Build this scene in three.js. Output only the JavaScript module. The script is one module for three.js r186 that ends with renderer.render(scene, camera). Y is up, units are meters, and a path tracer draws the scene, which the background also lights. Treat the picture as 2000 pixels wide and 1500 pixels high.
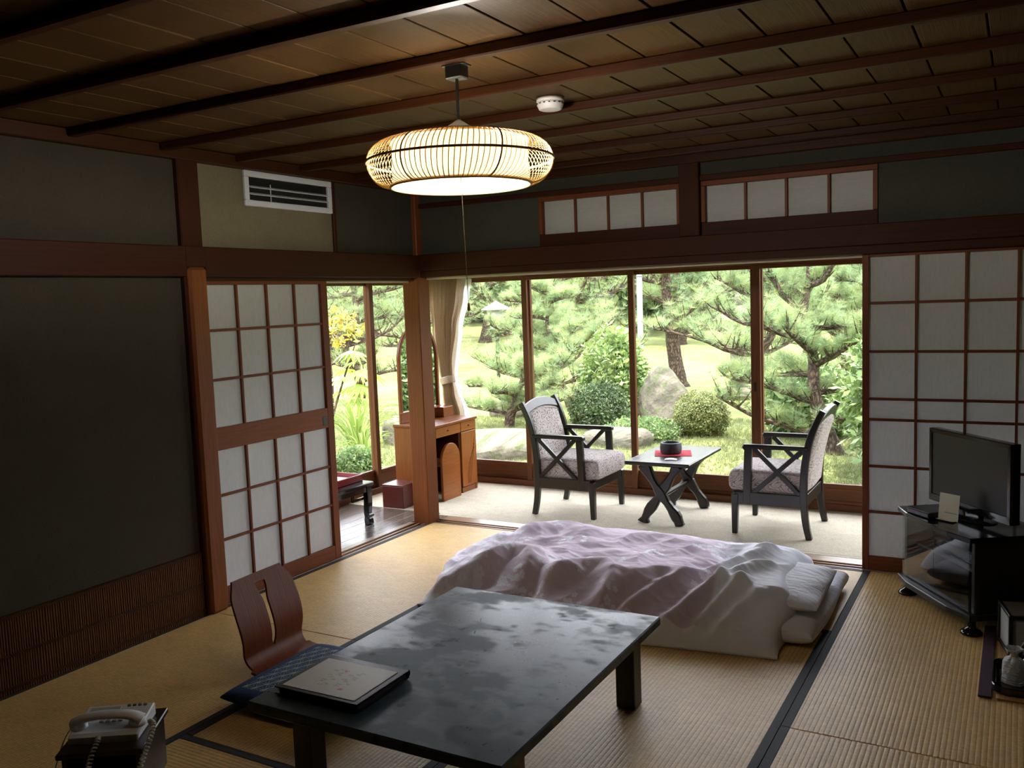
import * as THREE from 'three';
import { mergeGeometries } from 'three/addons/utils/BufferGeometryUtils.js';

// ---------------------------------------------------------------- camera, sky, sun, exposure
const scene = new THREE.Scene();
const camera = new THREE.PerspectiveCamera(46.63, 4 / 3, 0.05, 300);
{
  const yaw = -0.5196, pitch = -0.0949, roll = -0.0367;
  const f = new THREE.Vector3(Math.sin(yaw) * Math.cos(pitch), Math.sin(pitch), -Math.cos(yaw) * Math.cos(pitch));
  const r = new THREE.Vector3(Math.cos(yaw), 0, Math.sin(yaw));
  const u = new THREE.Vector3().crossVectors(r, f);
  camera.up.copy(u).multiplyScalar(Math.cos(roll)).addScaledVector(r, -Math.sin(roll));
  camera.position.set(3.7476, 1.6093, 5.2658);
  camera.lookAt(camera.position.clone().add(f));
  camera.updateMatrixWorld();
}
scene.background = new THREE.Color().setRGB(2.05, 2.1, 2.3);          // bright veiled summer sky
const sun = new THREE.DirectionalLight(new THREE.Color().setRGB(1, 0.95, 0.85), 2.6);
sun.position.set(3, 31, 0.5); sun.target.position.set(-1, 0, -6);
sun.castShadow = true; sun.shadow.radius = 5; sun.shadow.mapSize.set(2048, 2048);
Object.assign(sun.shadow.camera, { left: -30, right: 30, top: 30, bottom: -30, near: 1, far: 90 });
scene.add(sun, sun.target);
const renderer = new THREE.WebGLRenderer({ antialias: true });
renderer.toneMapping = THREE.LinearToneMapping;
renderer.toneMappingExposure = 4.2;
renderer.shadowMap.enabled = true;

// ---------------------------------------------------------------- helpers
const V = (x, y, z) => new THREE.Vector3(x, y, z);
function rng(seed) { let a = seed >>> 0; return () => { a = (a + 0x6D2B79F5) >>> 0; let t = a; t = Math.imul(t ^ (t >>> 15), t | 1); t ^= t + Math.imul(t ^ (t >>> 7), t | 61); return ((t ^ (t >>> 14)) >>> 0) / 4294967296; }; }
const R0 = rng(7);
const clamp = (x, a = 0, b = 1) => Math.min(b, Math.max(a, x));
const smooth = (a, b, x) => { const t = clamp((x - a) / (b - a)); return t * t * (3 - 2 * t); };
const mix = (a, b, t) => a + (b - a) * t;
function hash(x, y, s = 0) { let h = Math.imul(x | 0, 374761393) + Math.imul(y | 0, 668265263) + Math.imul(s | 0, 1442695041); h = Math.imul(h ^ (h >>> 13), 1274126177); return ((h ^ (h >>> 16)) >>> 0) / 4294967296; }
function vnoise(x, y, px = 1e6, py = 1e6, s = 0) {          // value noise, periodic in px, py cells
  const xi = Math.floor(x), yi = Math.floor(y), fx = x - xi, fy = y - yi, u = fx * fx * (3 - 2 * fx), v = fy * fy * (3 - 2 * fy);
  const m = (a, p) => ((a % p) + p) % p;
  const a = hash(m(xi, px), m(yi, py), s), b = hash(m(xi + 1, px), m(yi, py), s), c = hash(m(xi, px), m(yi + 1, py), s), d = hash(m(xi + 1, px), m(yi + 1, py), s);
  return mix(mix(a, b, u), mix(c, d, u), v);
}
function fbm(x, y, o = 4, px = 1e6, py = 1e6, s = 0) { let a = 0, w = 0.5, t = 0; for (let i = 0; i < o; i++) { a += w * vnoise(x, y, px, py, s + i * 17); t += w; w *= 0.5; x *= 2; y *= 2; px *= 2; py *= 2; } return a / t; }
function n3(x, y, z, s = 0) { return (vnoise(x + 0.37 * z, y - 0.21 * z, 1e6, 1e6, s) + vnoise(y + 11.3, z + 0.3 * x, 1e6, 1e6, s + 5) + vnoise(z - 7.1 + 0.2 * y, x + 3.3, 1e6, 1e6, s + 9)) / 3; }
function texture(w, h, fn, { srgb = true, sx = 1, sy = 1 } = {}) {   // sx, sy: metres that one tile covers
  const d = new Uint8Array(w * h * 4);
  for (let j = 0; j < h; j++) for (let i = 0; i < w; i++) {
    const c = fn(i / w, j / h, i, j), k = (j * w + i) * 4;
    if (typeof c === 'number') { d[k] = d[k + 1] = d[k + 2] = clamp(c) * 255; } else { d[k] = clamp(c[0]) * 255; d[k + 1] = clamp(c[1]) * 255; d[k + 2] = clamp(c[2]) * 255; }
    d[k + 3] = 255;
  }
  const t = new THREE.DataTexture(d, w, h, THREE.RGBAFormat);
  t.wrapS = t.wrapT = THREE.RepeatWrapping; t.magFilter = THREE.LinearFilter; t.minFilter = THREE.LinearMipmapLinearFilter; t.generateMipmaps = true;
  if (srgb) t.colorSpace = THREE.SRGBColorSpace;
  t.repeat.set(1 / sx, 1 / sy); t.needsUpdate = true;
  return t;
}
const lin = (r, g, b) => new THREE.Color().setRGB(r, g, b);
function mat(r, g, b, o = {}) { return new THREE.MeshStandardMaterial({ color: lin(r, g, b), roughness: 0.6, metalness: 0, side: THREE.DoubleSide, ...o }); }
function phys(r, g, b, o = {}) { return new THREE.MeshPhysicalMaterial({ color: lin(r, g, b), roughness: 0.6, metalness: 0, side: THREE.DoubleSide, ...o }); }

// --- naming and grouping
const taken = {};
function numbered(n) { const k = taken[n] ?? 0; taken[n] = k + 1; return k ? `${n}_${String(k).padStart(3, '0')}` : n; }
function thing(name, label, category, o = {}) {
  const g = new THREE.Group(); g.name = numbered(name); scene.add(g);
  if (o.at) g.position.set(...o.at);
  if (o.turn) g.rotation.y = o.turn;
  g.userData = { label, category };
  if (o.group) g.userData.group = o.group;
  if (o.kind) g.userData.kind = o.kind;
  return g;
}
const struct = (name, label, category, o = {}) => thing(name, label, category, { ...o, kind: 'structure' });
function part(parent, name, geo, m, label) {
  const g = Array.isArray(geo) ? (geo.length > 1 ? mergeGeometries(geo.map(strip)) : geo[0]) : geo;
  const o = new THREE.Mesh(g, m); o.name = name; o.castShadow = o.receiveShadow = true;
  if (label) o.userData.label = label;
  parent.add(o); return o;
}
function strip(g) { const q = g.index ? g.toNonIndexed() : g; for (const k of Object.keys(q.attributes)) if (!['position', 'normal', 'uv'].includes(k)) q.deleteAttribute(k); return q; }

// --- geometry
function place(g, x = 0, y = 0, z = 0, rx = 0, ry = 0, rz = 0) { if (rx) g.rotateX(rx); if (rz) g.rotateZ(rz); if (ry) g.rotateY(ry); g.translate(x, y, z); return g; }
const AX = ['x', 'y', 'z'];
function cbox(w, h, d, c = 0.003, grain) {            // chamfered box round the origin, uv in metres, grain along u
  const H = [w / 2, h / 2, d / 2]; c = Math.min(c, ...H.map((q) => q * 0.6));
  const g = grain ? AX.indexOf(grain) : H.indexOf(Math.max(...H));
  const ou = R0() * 7, ov = R0() * 7, pos = [], nor = [], uv = [];
  const P = (a, s) => s.map((q, i) => q * (i === a ? H[i] : H[i] - c));
  const tri = (A, B, C, n, ax) => {
    const e1 = B.map((q, i) => q - A[i]), e2 = C.map((q, i) => q - A[i]);
    const k = (e1[1] * e2[2] - e1[2] * e2[1]) * n[0] + (e1[2] * e2[0] - e1[0] * e2[2]) * n[1] + (e1[0] * e2[1] - e1[1] * e2[0]) * n[2];
    for (const p of k >= 0 ? [A, B, C] : [A, C, B]) {
      pos.push(...p); nor.push(...n);
      const o = [0, 1, 2].filter((i) => i !== ax);
      if (ax === g) uv.push(p[o[0]] + ou, p[o[1]] + ov); else { const v = o.find((i) => i !== g); uv.push(p[g] + ou, p[v] + ov + ax * 0.37); }
    }
  };
  const quad = (A, B, C, D, n, ax) => { tri(A, B, C, n, ax); tri(A, C, D, n, ax); };
  const S = [-1, 1];
  for (let a = 0; a < 3; a++) for (const s of S) {
    const [b, e] = [0, 1, 2].filter((i) => i !== a), n = [0, 0, 0]; n[a] = s;
    const q = [[-1, -1], [1, -1], [1, 1], [-1, 1]].map(([i, j]) => { const t = [0, 0, 0]; t[a] = s; t[b] = i; t[e] = j; return P(a, t); });
    quad(...q, n, a);
  }
  if (c > 0) {
    for (let a = 0; a < 3; a++) for (let b = a + 1; b < 3; b++) { const e = 3 - a - b; for (const s of S) for (const t of S) {
      const n = [0, 0, 0]; n[a] = s * 0.7071; n[b] = t * 0.7071;
      const m = (ax, k) => { const q = [0, 0, 0]; q[a] = s; q[b] = t; q[e] = k; return P(ax, q); };
      quad(m(a, -1), m(a, 1), m(b, 1), m(b, -1), n, a);
    } }
    for (const s of S) for (const t of S) for (const q of S) { const k = [s, t, q]; tri(P(0, k), P(1, k), P(2, k), k.map((i) => i * 0.57735), 0); }
  }
  const G = new THREE.BufferGeometry();
  G.setAttribute('position', new THREE.Float32BufferAttribute(pos, 3)); G.setAttribute('normal', new THREE.Float32BufferAttribute(nor, 3)); G.setAttribute('uv', new THREE.Float32BufferAttribute(uv, 2));
  return G;
}
// box from min to max corner
function span(x0, x1, y0, y1, z0, z1, c = 0.003, grain) { return cbox(Math.abs(x1 - x0), Math.abs(y1 - y0), Math.abs(z1 - z0), c, grain).translate((x0 + x1) / 2, (y0 + y1) / 2, (z0 + z1) / 2); }
function sweep(pts, rad, sides = 8, o = {}) {         // tube along points with its own radius at each; rad number, array or [a,b] pairs for flat sections
  const p = pts.map((q) => (q.isVector3 ? q : V(...q))), n = p.length, pos = [], nor = [], uv = [], idx = [];
  let N = V(0, 0, 0), len = 0; const t0 = p[1].clone().sub(p[0]).normalize();
  N.copy(o.up ? V(...o.up) : Math.abs(t0.y) < 0.9 ? V(0, 1, 0) : V(1, 0, 0)); N.addScaledVector(t0, -N.dot(t0)).normalize();
  for (let i = 0; i < n; i++) {
    const t = (i === 0 ? p[1].clone().sub(p[0]) : i === n - 1 ? p[i].clone().sub(p[i - 1]) : p[i + 1].clone().sub(p[i - 1])).normalize();
    N.addScaledVector(t, -N.dot(t)).normalize(); const B = V(0, 0, 0).crossVectors(t, N);
    if (i) len += p[i].distanceTo(p[i - 1]);
    const r = Array.isArray(rad) ? rad[i] : rad, ra = Array.isArray(r) ? r[0] : r, rb = Array.isArray(r) ? r[1] : r;
    for (let j = 0; j <= sides; j++) {
      const a = (j / sides) * Math.PI * 2 + (o.phase ?? 0), ca = Math.cos(a), sa = Math.sin(a);
      const q = p[i].clone().addScaledVector(N, ca * ra).addScaledVector(B, sa * rb); pos.push(q.x, q.y, q.z);
      const m = V(0, 0, 0).addScaledVector(N, ca / ra).addScaledVector(B, sa / rb).normalize(); nor.push(m.x, m.y, m.z);
      uv.push(len, (j / sides) * 2 * Math.PI * Math.max(ra, rb));
    }
  }
  const w = sides + 1;
  for (let i = 0; i < n - 1; i++) for (let j = 0; j < sides; j++) { const a = i * w + j; idx.push(a, a + 1, a + w, a + 1, a + w + 1, a + w); }
  if (!o.open) for (const [i, s] of [[0, -1], [n - 1, 1]]) {
    const c = pos.length / 3, t = (i === 0 ? p[1].clone().sub(p[0]) : p[i].clone().sub(p[i - 1])).normalize().multiplyScalar(s);
    pos.push(p[i].x, p[i].y, p[i].z); nor.push(t.x, t.y, t.z); uv.push(0, 0);
    for (let j = 0; j <= sides; j++) { const k = (i * w + j) * 3; pos.push(pos[k], pos[k + 1], pos[k + 2]); nor.push(t.x, t.y, t.z); uv.push(pos[k], pos[k + 1]); }
    for (let j = 0; j < sides; j++) s < 0 ? idx.push(c, c + j + 2, c + j + 1) : idx.push(c, c + j + 1, c + j + 2);
  }
  const G = new THREE.BufferGeometry();
  G.setAttribute('position', new THREE.Float32BufferAttribute(pos, 3)); G.setAttribute('normal', new THREE.Float32BufferAttribute(nor, 3)); G.setAttribute('uv', new THREE.Float32BufferAttribute(uv, 2)); G.setIndex(idx);
  return G;
}
const curve = (pts, n) => new THREE.CatmullRomCurve3(pts.map((q) => V(...q))).getPoints(n);
function lathe(pts, n = 32) { return new THREE.LatheGeometry(pts.map(([r, y]) => new THREE.Vector2(r, y)), n); }
function sheet(nu, nv, fn) {                           // open grid: fn(u, v) -> [x, y, z, (uvx, uvy)]
  const pos = [], uv = [], idx = [];
  for (let j = 0; j <= nv; j++) for (let i = 0; i <= nu; i++) { const q = fn(i / nu, j / nv); pos.push(q[0], q[1], q[2]); uv.push(q[3] ?? i / nu, q[4] ?? j / nv); }
  for (let j = 0; j < nv; j++) for (let i = 0; i < nu; i++) { const a = j * (nu + 1) + i, b = a + nu + 1; idx.push(a, a + 1, b, a + 1, b + 1, b); }
  const G = new THREE.BufferGeometry();
  G.setAttribute('position', new THREE.Float32BufferAttribute(pos, 3)); G.setAttribute('uv', new THREE.Float32BufferAttribute(uv, 2)); G.setIndex(idx); G.computeVertexNormals();
  return G;
}
function pillowGeo(w, h, d, n, e = 4, q = 0.5, bump = () => 0) {   // closed cushion: two domed sheets joined at the seam, bottom flattened by `h`
  const f = (u) => Math.sign(u) * (1 - Math.pow(1 - Math.abs(u), 1.6));
  const mk = (s) => sheet(n, n, (u, v) => { const a = f(u * 2 - 1), b = f(v * 2 - 1), k = Math.pow(Math.max(0, (1 - Math.pow(Math.abs(a), e)) * (1 - Math.pow(Math.abs(b), e))), q); return [(s > 0 ? a : -a) * w / 2, s * k * h / 2 + (k > 0.02 ? bump(a * w / 2, b * d / 2, s) * k : 0), b * d / 2, (s > 0 ? a : -a) * w / 2, b * d / 2]; });
  return mergeGeometries([mk(-1), mk(1)]);
}
function shapePath(pts, closed = true) { const s = new THREE.Shape(); pts.forEach(([x, y], i) => (i ? s.lineTo(x, y) : s.moveTo(x, y))); if (closed) s.closePath(); return s; }
function extrude(shape, depth, bevel = 0.002, seg = 10) { const g = new THREE.ExtrudeGeometry(shape, { depth: depth - 2 * bevel, bevelEnabled: bevel > 0, bevelSize: bevel, bevelThickness: bevel, bevelSegments: 1, curveSegments: seg, bevelOffset: -bevel }); g.translate(0, 0, -depth / 2 + bevel); return g; }

// ---------------------------------------------------------------- textures and materials
const T = {};
T.wood = texture(512, 512, (u, v) => {                    // grain along u, one tile = 1 m x 0.25 m
  const w = fbm(u * 3, v * 6, 3, 3, 6, 3), s = fbm(u * 4, v * 90, 3, 4, 90, 8), r = 0.5 + 0.5 * Math.sin((v * 9 + w * 2.4) * Math.PI * 2), f = vnoise(u * 10, v * 220, 10, 220, 12);
  const k = 0.76 + 0.05 * r * r + 0.13 * s + 0.07 * f; return [k, k * 0.985, k * 0.96];
}, { sx: 1, sy: 0.25 });
T.woodBump = texture(256, 256, (u, v) => 0.5 * fbm(u * 4, v * 60, 3, 4, 60, 8) + 0.5 * vnoise(u * 6, v * 120, 6, 120, 12), { srgb: false, sx: 1, sy: 0.25 });
T.plaster = texture(512, 512, (u, v) => { const k = 0.86 + 0.09 * fbm(u * 6, v * 6, 4, 6, 6, 2) + 0.06 * vnoise(u * 160, v * 160, 160, 160, 4); return [k, k, k * 0.985]; }, { sx: 1, sy: 1 });
T.plasterBump = texture(512, 512, (u, v) => 0.6 * vnoise(u * 200, v * 200, 200, 200, 4) + 0.4 * fbm(u * 40, v * 40, 3, 40, 40, 6), { srgb: false, sx: 1, sy: 1 });
T.tatami = texture(512, 512, (u, v) => {                   // ribs along u, 18 mm apart; one tile = 0.45 m x 0.288 m (16 ribs)
  const rib = Math.abs(Math.sin(v * 16 * Math.PI)), g = smooth(0, 0.28, rib), rush = vnoise(u * 190, v * 16, 190, 16, 3), st = fbm(u * 5, v * 3, 3, 5, 3, 9), fl = vnoise(u * 60, v * 32, 60, 32, 21);
  const k = (0.70 + 0.30 * g) * (0.86 + 0.10 * rush + 0.07 * fl) * (0.94 + 0.08 * st); return [k, k * 0.98, k * 0.95];
}, { sx: 0.45, sy: 0.288 });
T.tatamiBump = texture(512, 512, (u, v) => 0.75 * Math.pow(Math.abs(Math.sin(v * 16 * Math.PI)), 0.5) + 0.25 * vnoise(u * 190, v * 16, 190, 16, 3), { srgb: false, sx: 0.45, sy: 0.288 });
T.carpet = texture(256, 256, (u, v) => { const k = 0.82 + 0.14 * vnoise(u * 110, v * 110, 110, 110, 3) + 0.08 * fbm(u * 8, v * 8, 3, 8, 8, 5); return [k, k, k * 0.99]; }, { sx: 0.5, sy: 0.5 });
T.carpetBump = texture(256, 256, (u, v) => vnoise(u * 90, v * 90, 90, 90, 3) * 0.7 + 0.3 * vnoise(u * 200, v * 200, 200, 200, 5), { srgb: false, sx: 0.5, sy: 0.5 });
T.paper = texture(256, 256, (u, v) => { const k = 0.94 + 0.05 * fbm(u * 14, v * 50, 3, 14, 50, 3) + 0.03 * vnoise(u * 120, v * 120, 120, 120, 9); return [k, k, k * 0.99]; }, { sx: 0.5, sy: 0.5 });
T.stone = texture(512, 512, (u, v) => { const a = fbm(u * 6, v * 6, 5, 6, 6, 3), b = vnoise(u * 70, v * 70, 70, 70, 8), l = smooth(0.55, 0.7, fbm(u * 9, v * 9, 4, 9, 9, 31)), k = 0.5 + 0.4 * a + 0.12 * b; return [k * mix(1, 0.86, l), k * mix(0.98, 0.95, l), k * mix(0.93, 0.72, l)]; }, { sx: 0.8, sy: 0.8 });
T.stoneBump = texture(256, 256, (u, v) => fbm(u * 10, v * 10, 5, 10, 10, 3), { srgb: false, sx: 0.8, sy: 0.8 });
T.bark = texture(256, 256, (u, v) => { const a = fbm(u * 6, v * 14, 4, 6, 14, 3), c = Math.abs(a - 0.5) * 4, k = 0.35 + 0.55 * clamp(c); return [k, k * 0.93, k * 0.87]; }, { sx: 0.5, sy: 0.4 });
T.lawn = texture(512, 512, (u, v) => { const a = fbm(u * 7, v * 7, 4, 7, 7, 3), b = vnoise(u * 170, v * 170, 170, 170, 8), k = 0.62 + 0.28 * a + 0.18 * b; return [k * mix(0.84, 1.0, a), k, k * 0.8]; }, { sx: 5, sy: 5 });

const woodM = (r, g, b, rough = 0.5, o = {}) => phys(r, g, b, { specularIntensity: 0.35, map: T.wood, bumpMap: T.woodBump, bumpScale: 0.0006, roughness: rough, ...o });
const M = {
  post: woodM(0.25, 0.080, 0.022, 0.45), beam: woodM(0.056, 0.015, 0.005, 0.62, { bumpScale: 0.0003 }), plank: woodM(0.120, 0.060, 0.0145, 0.6), plank2: woodM(0.105, 0.051, 0.012, 0.6), plank3: woodM(0.135, 0.069, 0.018, 0.6),
  batten: woodM(0.058, 0.0175, 0.0045, 0.5), sash: woodM(0.185, 0.073, 0.030, 0.42), kumiko: woodM(0.20, 0.058, 0.020, 0.5), sill: woodM(0.40, 0.26, 0.16, 0.3, { specularIntensity: 1 }), pale: woodM(0.75, 0.66, 0.5, 0.5),
  board: woodM(0.14, 0.105, 0.085, 0.22, { specularIntensity: 1 }), board2: woodM(0.165, 0.12, 0.095, 0.24, { specularIntensity: 1 }),
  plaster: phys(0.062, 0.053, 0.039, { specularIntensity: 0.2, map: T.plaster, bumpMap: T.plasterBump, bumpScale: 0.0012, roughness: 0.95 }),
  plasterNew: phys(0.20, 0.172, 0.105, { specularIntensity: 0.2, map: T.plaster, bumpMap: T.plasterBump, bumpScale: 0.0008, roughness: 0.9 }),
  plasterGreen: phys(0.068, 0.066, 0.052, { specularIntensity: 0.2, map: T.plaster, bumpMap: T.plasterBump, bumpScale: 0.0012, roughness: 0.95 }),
  tatami: mat(0.84, 0.575, 0.225, { map: T.tatami, bumpMap: T.tatamiBump, bumpScale: 0.0014, roughness: 0.48 }),
  edge: mat(0.018, 0.022, 0.024, { roughness: 0.75 }),
  carpet: mat(0.66, 0.60, 0.47, { map: T.carpet, bumpMap: T.carpetBump, bumpScale: 0.002, roughness: 0.95 }),
  paper: phys(0.58, 0.58, 0.585, { map: T.paper, roughness: 1, transmission: 0.34, thickness: 0 }),
  glass: phys(1, 1, 1, { roughness: 0.0, specularIntensity: 0.6, transmission: 1, thickness: 0, ior: 1.5 }),
  black: mat(0.012, 0.013, 0.013, { roughness: 0.35 }), blackGloss: phys(0.008, 0.009, 0.01, { roughness: 0.12 }), darkMetal: mat(0.03, 0.028, 0.026, { roughness: 0.4, metalness: 0.6 }),
  white: mat(0.72, 0.72, 0.72, { roughness: 0.45 }), stone: mat(0.21, 0.20, 0.165, { map: T.stone, bumpMap: T.stoneBump, bumpScale: 0.02, roughness: 0.95 }),
  bark: mat(0.22, 0.17, 0.13, { map: T.bark, bumpMap: T.bark, bumpScale: 0.015, roughness: 0.95 }),
};
// ---------------------------------------------------------------- the room
const RX = 5.0, FZ = 6.3, CY = 2.44;
{ // floor of the main room: one mesh per mat, cloth borders on its long edges
  const fl = struct('floor', 'tatami matted floor of the main room with dark cloth borders', 'floor');
  part(fl, 'subfloor', span(0, RX, -0.1, -0.045, 0, FZ, 0), M.beam);
  const mat_ = (x0, x1, z0, z1) => {
    const lx = x1 - x0 > z1 - z0, e = 0.0012;
    const m = part(fl, 'tatami_mat', span(x0 + e, x1 - e, -0.045, 0, z0 + e, z1 - e, 0.003, lx ? 'x' : 'z'), M.tatami);
    const b = 0.034;
    for (const s of [0, 1]) part(m, 'cloth_border', lx ? span(x0 + e, x1 - e, -0.04, 0.0016, s ? z1 - b : z0 + e, s ? z1 - e : z0 + b, 0.0008) : span(s ? x1 - b : x0 + e, s ? x1 - e : x0 + b, -0.04, 0.0016, z0 + e, z1 - e, 0.0008), M.edge, 'dark green black cloth border');
  };
  for (const z of [0, 2.05, 4.1]) for (const x of [0, 3, 4]) mat_(x, x + 1, z, z + 2.05);
  mat_(1, 3, 0, 1.05); mat_(1, 2, 1.05, 3.07); mat_(2, 3, 1.05, 3.07); mat_(1, 3, 3.07, 4.1); mat_(1, 2, 4.1, 6.15); mat_(2, 3, 4.1, 6.15);
  part(fl, 'edge_board', span(0, RX, -0.045, 0, 6.15, FZ, 0.002), M.sill);
}
{ // veranda floor
  const g = struct('floor_veranda', 'dark glossy board floor of the side veranda beside the opening', 'floor');
  for (let i = 0; i < 8; i++) { const x = -1.0 + i * 0.1075; part(g, 'floor_board', span(x + 0.0008, x + 0.1067, -0.03, 0, -0.245, FZ, 0.0012, 'z'), i % 3 ? M.board : M.board2); }
  const c = struct('floor_carpet', 'beige low pile carpet covering the window veranda', 'carpet');
  part(c, 'carpet', [span(-1.0, RX, -0.03, 0.004, -1.37, -0.245, 0.002, 'x'), span(-0.07, RX, -0.03, 0.004, -0.245, -0.2, 0.002, 'x')], M.carpet);
}
{ // thresholds with sliding grooves
  const a = struct('trim_1', 'grooved wooden threshold between tatami and carpeted veranda', 'threshold');
  part(a, 'base', span(0.033, RX, -0.05, -0.012, -0.2, 0, 0), M.sill);
  for (const [z0, z1] of [[-0.2, -0.092], [-0.058, -0.047], [-0.013, -0.001]]) part(a, 'rail', span(0.033, RX, -0.012, 0.003, z0, z1, 0.0015, 'x'), M.sill);
  const b = struct('trim_2', 'grooved wooden threshold of the side opening left of the corner post', 'threshold');
  part(b, 'base', span(-0.14, 0, -0.05, -0.012, 0.06, 1.965, 0), M.sill);
  for (const [x0, x1] of [[-0.14, -0.092], [-0.058, -0.047], [-0.013, -0.001]]) part(b, 'rail', span(x0, x1, -0.012, 0.003, 0.06, 1.965, 0.0015, 'z'), M.sill);
}
{ // posts
  const a = struct('trim_3', 'square brown corner post between the two openings', 'post');
  part(a, 'post', span(-0.105, 0.033, -0.05, CY, -0.078, 0.06, 0.006), M.post);
  const b = struct('trim_4', 'brown wall post at the left end of the paper screen', 'post');
  part(b, 'post', span(-0.1, 0.033, 0, CY, 1.965, 2.1, 0.006), M.beam);
  part(b, 'facing', span(0.0, 0.062, 0.001, 1.832, 1.974, 2.094, 0.014, 'y'), M.post);
  const c = struct('trim_5', 'short post between the two paper transoms', 'post');
  part(c, 'post', span(1.955, 2.08, 1.945, CY, -0.07, 0.035, 0.005), M.beam);
}
{ // tie beams (nageshi) and door heads
  const a = struct('trim_6', 'dark wooden tie beam along the left wall', 'beam');
  part(a, 'beam', [span(0, 0.05, 1.785, 1.94, 0.06, 1.973, 0.004), span(0, 0.05, 1.833, 1.94, 1.973, 2.095, 0.002), span(0, 0.05, 1.785, 1.94, 2.095, FZ, 0.004)], M.beam);
  part(a, 'door_head', span(-0.1, 0, 1.765, 1.8, 0.06, 1.965, 0.002), M.beam);
  part(a, 'guide_strip', span(-0.06, -0.048, 1.752, 1.765, 0.06, 0.96, 0.001), M.pale, 'pale strip under the door head');
  const b = struct('trim_7', 'dark wooden tie beam along the veranda side', 'beam');
  part(b, 'beam', span(0.033, RX, 1.832, 1.945, -0.01, 0.048, 0.004), M.beam);
  part(b, 'door_head', span(0.033, RX, 1.785, 1.831, -0.1, 0.034, 0.003), M.beam);
  part(b, 'guide_strip', span(0.033, 2.985, 1.768, 1.785, -0.06, -0.045, 0.001), M.pale, 'pale strip under the door head');
  const c = struct('trim_8', 'slim horizontal rail above the paper transoms', 'rail');
  part(c, 'rail', [span(0.033, 1.955, 2.268, 2.302, -0.03, 0.02, 0.003), span(2.08, RX, 2.268, 2.302, -0.03, 0.02, 0.003)], M.beam);
  const d = struct('trim_9', 'ceiling moulding running round the top of the walls', 'moulding');
  part(d, 'moulding', [span(0, 0.05, 2.375, CY, 0.0, FZ, 0.004), span(0.05, RX, 2.375, CY, 0, 0.05, 0.004), span(RX - 0.05, RX, 2.375, CY, 0.05, FZ, 0.004), span(0.05, RX - 0.05, 2.375, CY, FZ - 0.05, FZ, 0.004)], M.batten);
}
{ // left wall
  const w = struct('wall_left', 'dim khaki plaster wall on the left above a reed dado', 'wall');
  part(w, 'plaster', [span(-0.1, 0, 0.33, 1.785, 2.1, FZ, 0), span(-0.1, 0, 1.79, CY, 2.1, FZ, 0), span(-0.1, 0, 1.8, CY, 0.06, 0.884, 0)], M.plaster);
  part(w, 'wall_panel', span(-0.1, 0.004, 1.8, CY, 0.912, 1.965, 0), M.plasterNew, 'paler khaki panel round the air vent');
  part(w, 'divider_strip', span(-0.1, 0.02, 1.94, 2.38, 0.884, 0.912, 0.002), M.batten);
  const d = struct('baseboard_left', 'brown reed dado along the foot of the left wall', 'dado');
  part(d, 'backing', span(-0.1, 0.012, 0, 0.345, 2.1, FZ, 0), M.beam);
  const reed = [], rr = rng(5);
  for (let z = 2.104, i = 0; z < FZ - 0.01; i++) { const t = 0.0095 + rr() * 0.004; reed.push(new THREE.CylinderGeometry(t / 2, t / 2, 0.345, 6, 1, true).translate(0.0125, 0.1725, z + t / 2)); z += t; }
  const r = part(d, 'reeds', reed, phys(0.15, 0.062, 0.020, { roughness: 0.6, specularIntensity: 0.3, map: T.wood }), 'thin upright brown reeds'); r.userData.kind = 'stuff';
  for (const y of [0.03, 0.17, 0.335]) part(d, 'binding_strip', span(0.014, 0.0215, y - 0.006, y + 0.006, 2.1, FZ, 0.001), M.beam);
}
{ // upper back wall
  const w = struct('wall_back', 'dim grey green plaster above the veranda opening', 'wall');
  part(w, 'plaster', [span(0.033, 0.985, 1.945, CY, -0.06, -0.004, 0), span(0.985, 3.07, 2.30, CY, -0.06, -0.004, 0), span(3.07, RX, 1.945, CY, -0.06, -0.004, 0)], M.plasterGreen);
  const r = struct('wall_right', 'plaster wall on the right of the room outside the view', 'wall');
  part(r, 'plaster', span(RX, RX + 0.12, -0.1, CY + 0.05, -1.5, FZ + 0.12, 0), M.plaster);
  const f = struct('wall_front', 'plaster wall behind the viewer', 'wall');
  part(f, 'plaster', span(-1.1, RX, -0.1, CY + 0.05, FZ, FZ + 0.12, 0), M.plaster);
}
{ // ceiling
  const c = struct('ceiling', 'brown boarded ceiling with dark battens', 'ceiling');
  part(c, 'backing', span(-0.1, RX + 0.1, CY + 0.012, CY + 0.1, -0.06, FZ + 0.1, 0), M.beam);
  const pm = [M.plank, M.plank2, M.plank3], rr = rng(11);
  for (let i = 0; i < 24; i++) { const x = 0.048 + i * 0.2115, k = rr() * 0.003; part(c, 'plank', span(x + 0.0035, x + 0.208, CY - 0.001 + k, CY + 0.012, 0.0, FZ, 0.002, 'z'), pm[(i * 7 + (i >> 1)) % 3]); }
  for (let i = 0; i < 13; i++) { const z = 0.225 + i * 0.492; part(c, 'batten', span(0.05, RX - 0.05, CY - 0.038, CY, z - 0.021, z + 0.021, 0.005, 'x'), M.batten); }
}
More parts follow.
